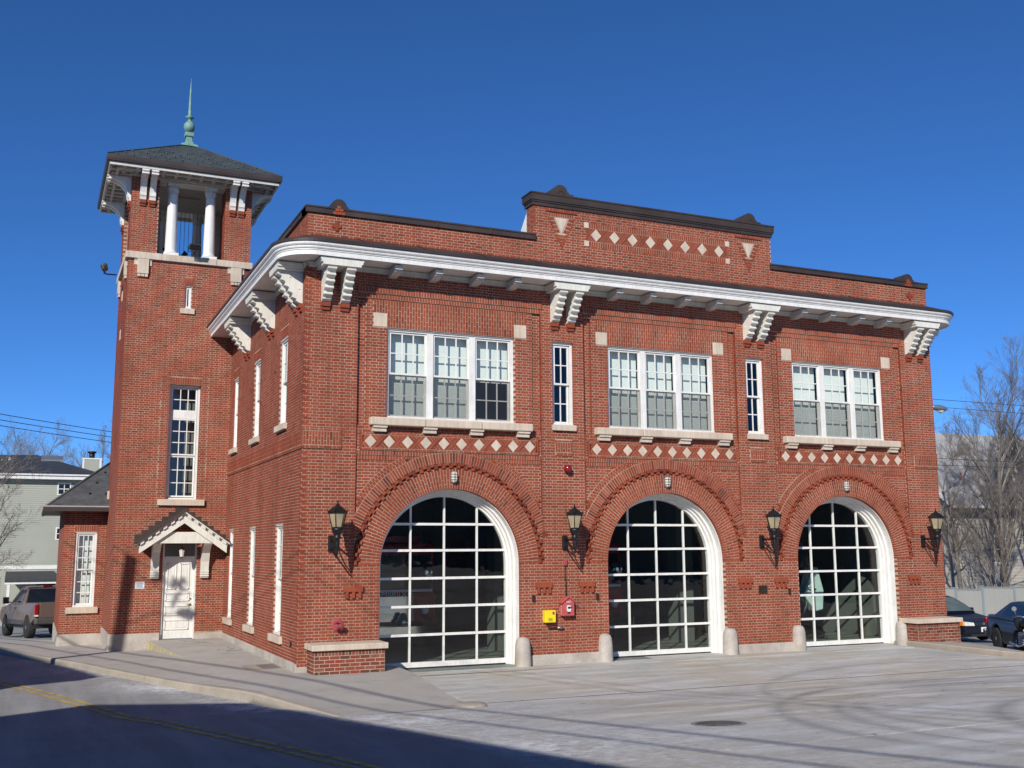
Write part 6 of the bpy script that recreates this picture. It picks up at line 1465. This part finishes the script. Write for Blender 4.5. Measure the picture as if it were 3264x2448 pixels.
# street lamp and wires to the right, rising behind the building
lx, ly = 24.2, 10.0
t = empty('street_lamp', (lx, ly, H(lx, ly)), 'cobra-head street lamp reaching out from behind the station', 'street lamp'); z0 = H(lx, ly)
mb = MB(); mb.tube([(0, 0, 0), (0, 0, 7.9-z0)], [.13, .09], 12); mb.build('pole', 'pole_wood', t)
mb = MB(); mb.tube([(0, 0, 7.6-z0), (1.2, 0, 8.0-z0), (3.6, 0, 8.03-z0)], .035, 8); mb.build('arm', 'grey_metal', t)
mb = MB(); mb.tube([(3.45, 0, 8.02-z0), (3.6, 0, 8.02-z0), (3.9, 0, 8.0-z0), (4.2, 0, 7.97-z0), (4.36, 0, 7.96-z0)], [.05, .10, .13, .10, .02], 12); mb.v = [(x, y*1.3, z) for x, y, z in mb.v]; o = mb.build('lamp_head', 'grey_metal', t)
mb = MB(); mb.tube([(3.75, 0, 7.93-z0), (4.0, 0, 7.88-z0), (4.25, 0, 7.9-z0)], [.04, .10, .03], 10); mb.build('lens', 'bulk_glass', o)
def wire(name, A, B, sag, lab, r=.012, grp=None, n=14):
    A, B = Vector(A), Vector(B); mb = MB(); P = [A+(B-A)*(i/n)-Vector((0, 0, sag*4*(i/n)*(1-i/n))) for i in range(n+1)]; O = P[0].copy()
    mb.tube([p-O for p in P], r, 5); o = mb.build(name, 'wire', None, O); tag(o, lab, 'cable', grp); return o
for k, (za, zb, nm) in enumerate(((8.79, 8.85, 'topmost dark overhead cable crossing above the shingled roof'), (8.5, 8.42, 'second overhead cable crossing among the bare branches'), (6.3, 6.2, 'third overhead cable, crossing in front of the shingled roof'), (5.95, 6.08, 'lowest overhead cable in front of the shingled roof'))):
    wire('overhead_cable', (22, 12, za), (52, 12, zb), .12, nm, .011, 'cables beside the shingled house')
def pix(u, v, y):
    d = cr*((u-1632)/F_PX)-cu*((v-1224)/F_PX)+fw; return CAM+d*((y-CAM.y)/d.y)
for (va, vb, nm) in ((1318, 1384, 'uppermost overhead cable running behind the tower'), (1338, 1399, 'middle overhead cable running behind the tower'), (1357, 1415, 'lowest overhead cable running behind the tower')):
    wire('overhead_cable', pix(-260, va-44, 24), pix(700, vb+38, 46), .12, nm, .016, 'cables behind the tower')
def pole(loc, h, lab, lean=(0, 0)):
    t = empty('utility_pole', loc, lab, 'utility pole'); lx_, ly_ = lean
    mb = MB(); mb.tube([(0, 0, -.3), (lx_*h, ly_*h, h)], [.17, .13], 12); mb.build('pole', 'pole_wood', t); return t
a = pix(-260, 1290, 24); pole((a.x-.2, a.y, H(a.x, a.y)), 9.2, 'wooden utility pole at the roadside carrying the cables behind the tower')
a = pix(700, 1440, 46); pole((a.x+.2, a.y, H(a.x, a.y)), 9.5, 'wooden utility pole standing hidden behind the station')
# utility pole across the road: its shadow falls on the tower
px_, py_ = -11.0, .15; t = pole((px_, py_, H(px_, py_)), 8.75, 'leaning wooden utility pole with street lamp across the road', (.10, 0)); hz_ = H(px_, py_)
mb = MB(); mb.tube([(.70, 0, 6.9), (1.4, 0, 7.25), (2.2, 0, 7.3)], .018, 8); mb.build('arm', 'grey_metal', t)
mb = MB(); mb.tube([(2.05, 0, 7.3), (2.2, 0, 7.3), (2.4, 0, 7.26), (2.62, 0, 7.22)], [.05, .12, .15, .03], 12); mb.build('lamp_head', 'grey_metal', t)
mb = MB(); mb.tube([(.8, 0, 8.1), (2.3, 0, 8.1)], .016, 6)
mb.build('crossarm', 'pole_wood', t)
for x, z in ((1.65, 8.1), (1.95, 8.1), (2.2, 8.1)): mb = MB(); mb.lathe([(.03, 0), (.06, .05), (.03, .08), (.055, .13), (.02, .18)], (x, 0, z), 10); mb.build('insulator', 'bronze_plate', t)
d = Vector((-.245, .97)).normalized()
for k, (dx, z, r_) in enumerate(((1.65, 8.27, .012), (2.2, 8.27, .012), (.62, 6.6, .03), (.58, 6.0, .025))):
    A = Vector((px_+dx, py_, z+hz_)); 
    wire('street_cable', A-Vector((d.x, d.y, 0))*40+Vector((0, 0, 1.2)), A+Vector((d.x, d.y, 0))*45+Vector((0, 0, -1)), .5, ['high street cable strung on the outer crossarm insulator across the road', 'high street cable strung on the inner crossarm insulator across the road', 'thick telephone cable strung along the far side of the road', 'thin lower telephone cable strung along the far side of the road'][k], r_, 'cables along the street', 24)
# unseen tubes added on that pole, shaped to cast the tower door's shadow pattern
def k3(x, y): return pix(320+x*.2712, 1700+y*.2712, 9.15)
back = Vector((-.86, -1, .72))*8.95; Q0 = Vector((px_, py_, H(px_, py_)))
for pl in (((825, 615), (865, 640), (905, 590), (965, 550)), ((945, 565), (945, 650), (985, 655)), ((880, 745), (955, 695)), ((850, 860), (865, 800), (910, 770)), ((965, 550), (940, 520)), ((955, 695), (985, 655)), ((910, 770), (880, 745)), ((850, 860), (830, 905))):
    mb = MB(); thin = pl[0] in ((965, 550), (955, 695), (910, 770)) or pl[1] == (830, 905); mb.tube([k3(*q)+back-Q0 for q in pl], .012 if thin else .042, 6); mb.build('shadow_tube', 'rubber', t)
# houses across the road whose shadows fall on it
def across(corner, along, L, back, D, he, slope, name, lab, mat, flat):
    c = Vector(corner); al = Vector(along).normalized(); bk = Vector((-abs(al.y), -al.x if al.y > 0 else al.x)) if False else Vector(back).normalized()
    base_ = Vector((c.x, c.y, 0)); hs_ = empty(name, (c.x, c.y, H(c.x, c.y)), lab, 'house'); z0 = H(c.x, c.y)
    fr = lambda u, v, n: Vector((al.x*u-bk.x*n, al.y*u-bk.y*n, v))        # n outwards to the street
    fe = lambda u, v, n: Vector((bk.x*u-al.x*n, bk.y*u-al.y*n, v))        # end wall
    e = .45; top = he-z0
    mb = MB(); mb.fbox(fr, e, L-e, -.5, top-.12, -D+e, -e)
    if not flat: mb.prism([(e, top-.12), (D-e, top-.12), (D/2, top+slope*D/2-.15)], lambda p, t_: tuple(fe(p[0], p[1], -t_)), e+.01, L-e-.01)
    hs_w = mb.build('wall', mat, hs_)
    mb = MB(); clap(mb, lambda u, v, n: fr(u, v, n-e), e, L-e, -.3, top-.15, .14); clap(mb, lambda u, v, n: fe(u, v, n-e), e, D-e, -.3, top-.15, .14); mb.build('clapboards', mat, hs_, kind='stuff')
    if flat:
        mb = MB(); mb.fbox(fr, 0, L, top-.35, top, -D, 0); mb.build('cornice', 'white', hs_)
    else:
        for s in (0, 1):
            mb = MB(); pts = [(0, top-.0), (D/2, top+slope*D/2), (D/2, top+slope*D/2-.14), (0, top-.14)]
            if s: pts = [(D-p[0], p[1]) for p in pts]
            mb.prism(pts, lambda p, t_: tuple(fe(p[0], p[1], -t_)), 0, L); mb.build('roof_slope', 'shingle', hs_)
    frw = lambda u, v, n: fr(u, v, n-e)
    k = 0
    for st in range(2 if top < 7.6 else 2):
        for j in range(int((L-2)/2.6)): u = 1.2+j*2.6; simple_window(frw, u, u+.9, 1.0+st*3.0, 2.6+st*3.0, hs_, 2, 2)
    few = lambda u, v, n: fe(u, v, n-e)
    for st in range(2):
        for u in (1.6, D/2-.4, D-2.6): simple_window(few, u, u+.85, 1.0+st*3.0, 2.6+st*3.0, hs_, 2, 2)
    mb = MB(); mb.fbox(frw, L/2-.5, L/2+.5, -.2, 2.1, 0, .05); dr = mb.build('door', 'rust_red', hs_); mb = MB(); mb.fbox(frw, L/2+.35, L/2+.41, .9, 1.0, .05, .1); mb.build('handle', 'brass', dr)
across((-9.75, -11.99), (.25, -.968), 17, (-.968, -.25), 9.5, 7.0, .353, 'gabled_house', 'cream clapboard house with low gable across the road', 'house_cream', False)
across((-12.55, -7.15), (-.233, .97), 15, (-.93, -.37), 10, 7.5, 0, 'flat_roofed_house', 'flat-roofed grey clapboard house across the road', 'siding', True)

across((26, -37), (-1, 0), 15, (0, -1), 9.5, 6.8, .5, 'gabled_house', 'grey gabled house opposite the station driveway', 'siding', False)
across((44, -36), (-1, 0), 15, (0, -1), 10, 7.6, .4, 'gabled_house', 'cream gabled house opposite the parking lot', 'house_cream', False)
across((64, -36), (-1, 0), 17, (0, -1), 10, 8.4, 0, 'flat_roofed_house', 'brown flat-roofed house opposite the far end of the lot', 'house_shingle', True)
# ------------------------------------------------------------------ bare trees
def tree(loc, h, lab, seed, spread=.55, stems=1, trunk_r=.16, grp='bare trees', levels=4, first=.25, fan=(6, 9), droop=0, name='bare_tree'):
    rnd = random.Random(seed); t = empty(name, loc, lab, 'tree', grp); tk = MB(); cw_ = MB()
    def grow(p, d, L, r, lv):
        n = 4 if lv < 2 else 3; pts = [p.copy()]; rr = [r]; q = p.copy(); dd = d.copy()
        for i in range(n):
            dd = (dd+Vector((rnd.gauss(0, .13), rnd.gauss(0, .13), rnd.gauss(.04, .08)))*(.6 if lv == 0 else 1.1)).normalized(); q = q+dd*(L/n); pts.append(q.copy()); rr.append(max(.0035, r*(1-(i+1)/n*.72)))
        (tk if lv == 0 else cw_).tube(pts, rr, 8 if lv == 0 else (5 if lv == 1 else 3), lv == 0)
        if lv >= levels: return
        m_ = rnd.randint(*fan)+(3 if lv == 0 else 0)
        for j in range(m_):
            tt = (first if lv == 0 else .2)+(1-(first if lv == 0 else .2))*(j+rnd.random()*.8)/m_; tt = min(tt, .99); k = tt*n; i = min(n-1, int(k)); pp = pts[i].lerp(pts[i+1], k-i)
            ax = (pts[i+1]-pts[i]).normalized(); az = rnd.uniform(0, 2*math.pi); ref = Vector((1, 0, 0)) if abs(ax.x) < .7 else Vector((0, 1, 0)); a_ = ax.cross(ref).normalized(); b2 = ax.cross(a_)
            sp = rnd.uniform(spread*.7, spread*1.35); nd = (ax*math.cos(sp)+(a_*math.cos(az)+b2*math.sin(az))*math.sin(sp)+Vector((0, 0, .12-droop*lv))).normalized()
            grow(pp, nd, L*rnd.uniform(.42, .68)*(1.05-.45*tt), max(.004, rr[i]*rnd.uniform(.42, .62)), lv+1)
    for s in range(stems):
        d0 = Vector((rnd.gauss(0, .05+.16*(stems > 1)), rnd.gauss(0, .05+.16*(stems > 1)), 1)).normalized(); grow(Vector((rnd.uniform(-.3, .3)*(stems > 1), rnd.uniform(-.3, .3)*(stems > 1), -.2)), d0, h*(.82 if stems == 1 else rnd.uniform(.7, .95)), trunk_r*(1 if stems == 1 else .6), 0)
    tk.build('trunk', 'bark', t); cw_.build('crown', 'twig', t)
    return len(cw_.f)
tot = 0
for i, (x, y, h, lab, kw) in enumerate((
    (40.2, 17.6, 12.6, 'tall bare tree with forked upright limbs behind the far end of the fence', dict(spread=.5, trunk_r=.2)),
    (43.4, 18.6, 13.4, 'tallest bare tree rising over the shingled roof beyond the fence', dict(spread=.5, trunk_r=.22)),
    (37.6, 18.2, 10.0, 'slender bare tree between the fence and the shingled house corner', dict(spread=.6, trunk_r=.13)),
    (35.6, 23.5, 9.6, 'bare tree half hidden behind the station, in front of the shingled house porch', dict(spread=.5, trunk_r=.14)),
    (46.2, 17.4, 12.5, 'bare tree at the fence end near the cable pole', dict(spread=.55, trunk_r=.2)),
    (38.9, 17.0, 6.5, 'low many-stemmed bare shrub tree close to the fence', dict(spread=.5, stems=3, trunk_r=.11, fan=(5, 6))),
    (44.8, 34, 15, 'large bare tree behind the shingled house', dict(spread=.55, trunk_r=.25)),
    (52, 36, 15, 'wide bare tree far behind the shingled roof', dict(spread=.6, trunk_r=.25)))):
    tot += tree((x, y, H(x, y)), h, lab, 11+i, grp='bare trees beyond the parking lot', **kw)
for i, (x, y, h, lab, kw) in enumerate((
    (-3.9, 58, 12.4, 'round-headed bare tree rising behind the clapboard house roof', dict(spread=.6, trunk_r=.2)),
    (-1.2, 59, 12.6, 'bare tree behind the clapboard house chimney', dict(spread=.65, trunk_r=.2)),
    (1.2, 60, 12.0, 'bare tree half hidden by the tower beyond the chimney', dict(spread=.65, trunk_r=.2)),
    (-6.6, 60, 11.0, 'bare tree behind the low end of the clapboard house roof', dict(spread=.65, trunk_r=.18)),
    (-9.5, 58, 11.5, 'bare tree behind the clapboard house at the picture edge', dict(spread=.65, trunk_r=.18)))):
    tot += tree((x, y, H(x, y)), h, lab, 51+i, grp='bare trees behind the clapboard house', **kw)
tot += tree((-6.9, 27.5, H(-6.9, 27.5)), 8.6, 'slim bare street tree beside the pickup truck in front of the clapboard house', 77, spread=.75, trunk_r=.11, first=.12, fan=(6, 8), grp='bare trees behind the clapboard house')
tot += tree((-7.4, 22.5, H(-7.4, 22.5)), 5.2, 'small twiggy bare tree at the kerb near the pickup truck', 78, spread=.8, trunk_r=.07, first=.15, fan=(6, 8), grp='bare trees behind the clapboard house')
print('twig faces', tot)
# far tree line so that the ground does not end in a bare horizon
fb = MB(); rnd = random.Random(3)
for k in range(520):
    a = rnd.uniform(-.25, 1.35); dist = rnd.uniform(150, 240); x, y = CAM.x+math.sin(a)*dist, CAM.y+math.cos(a)*dist; hh = rnd.uniform(5, 11)
    for q in range(5):
        ax, ay = rnd.gauss(0, .9), rnd.gauss(0, .9); fb.tube([(x, y, -4), (x+ax*1.5, y+ay*1.5, hh*.5), (x+ax*3.2, y+ay*3.2, hh*rnd.uniform(.7, 1))], [.25, .16, .03], 3, False)
o = fb.build('far_wood', 'twig'); o['kind'] = 'stuff'; o['label'] = 'hazy line of bare woodland far beyond the houses'; o['category'] = 'woodland'
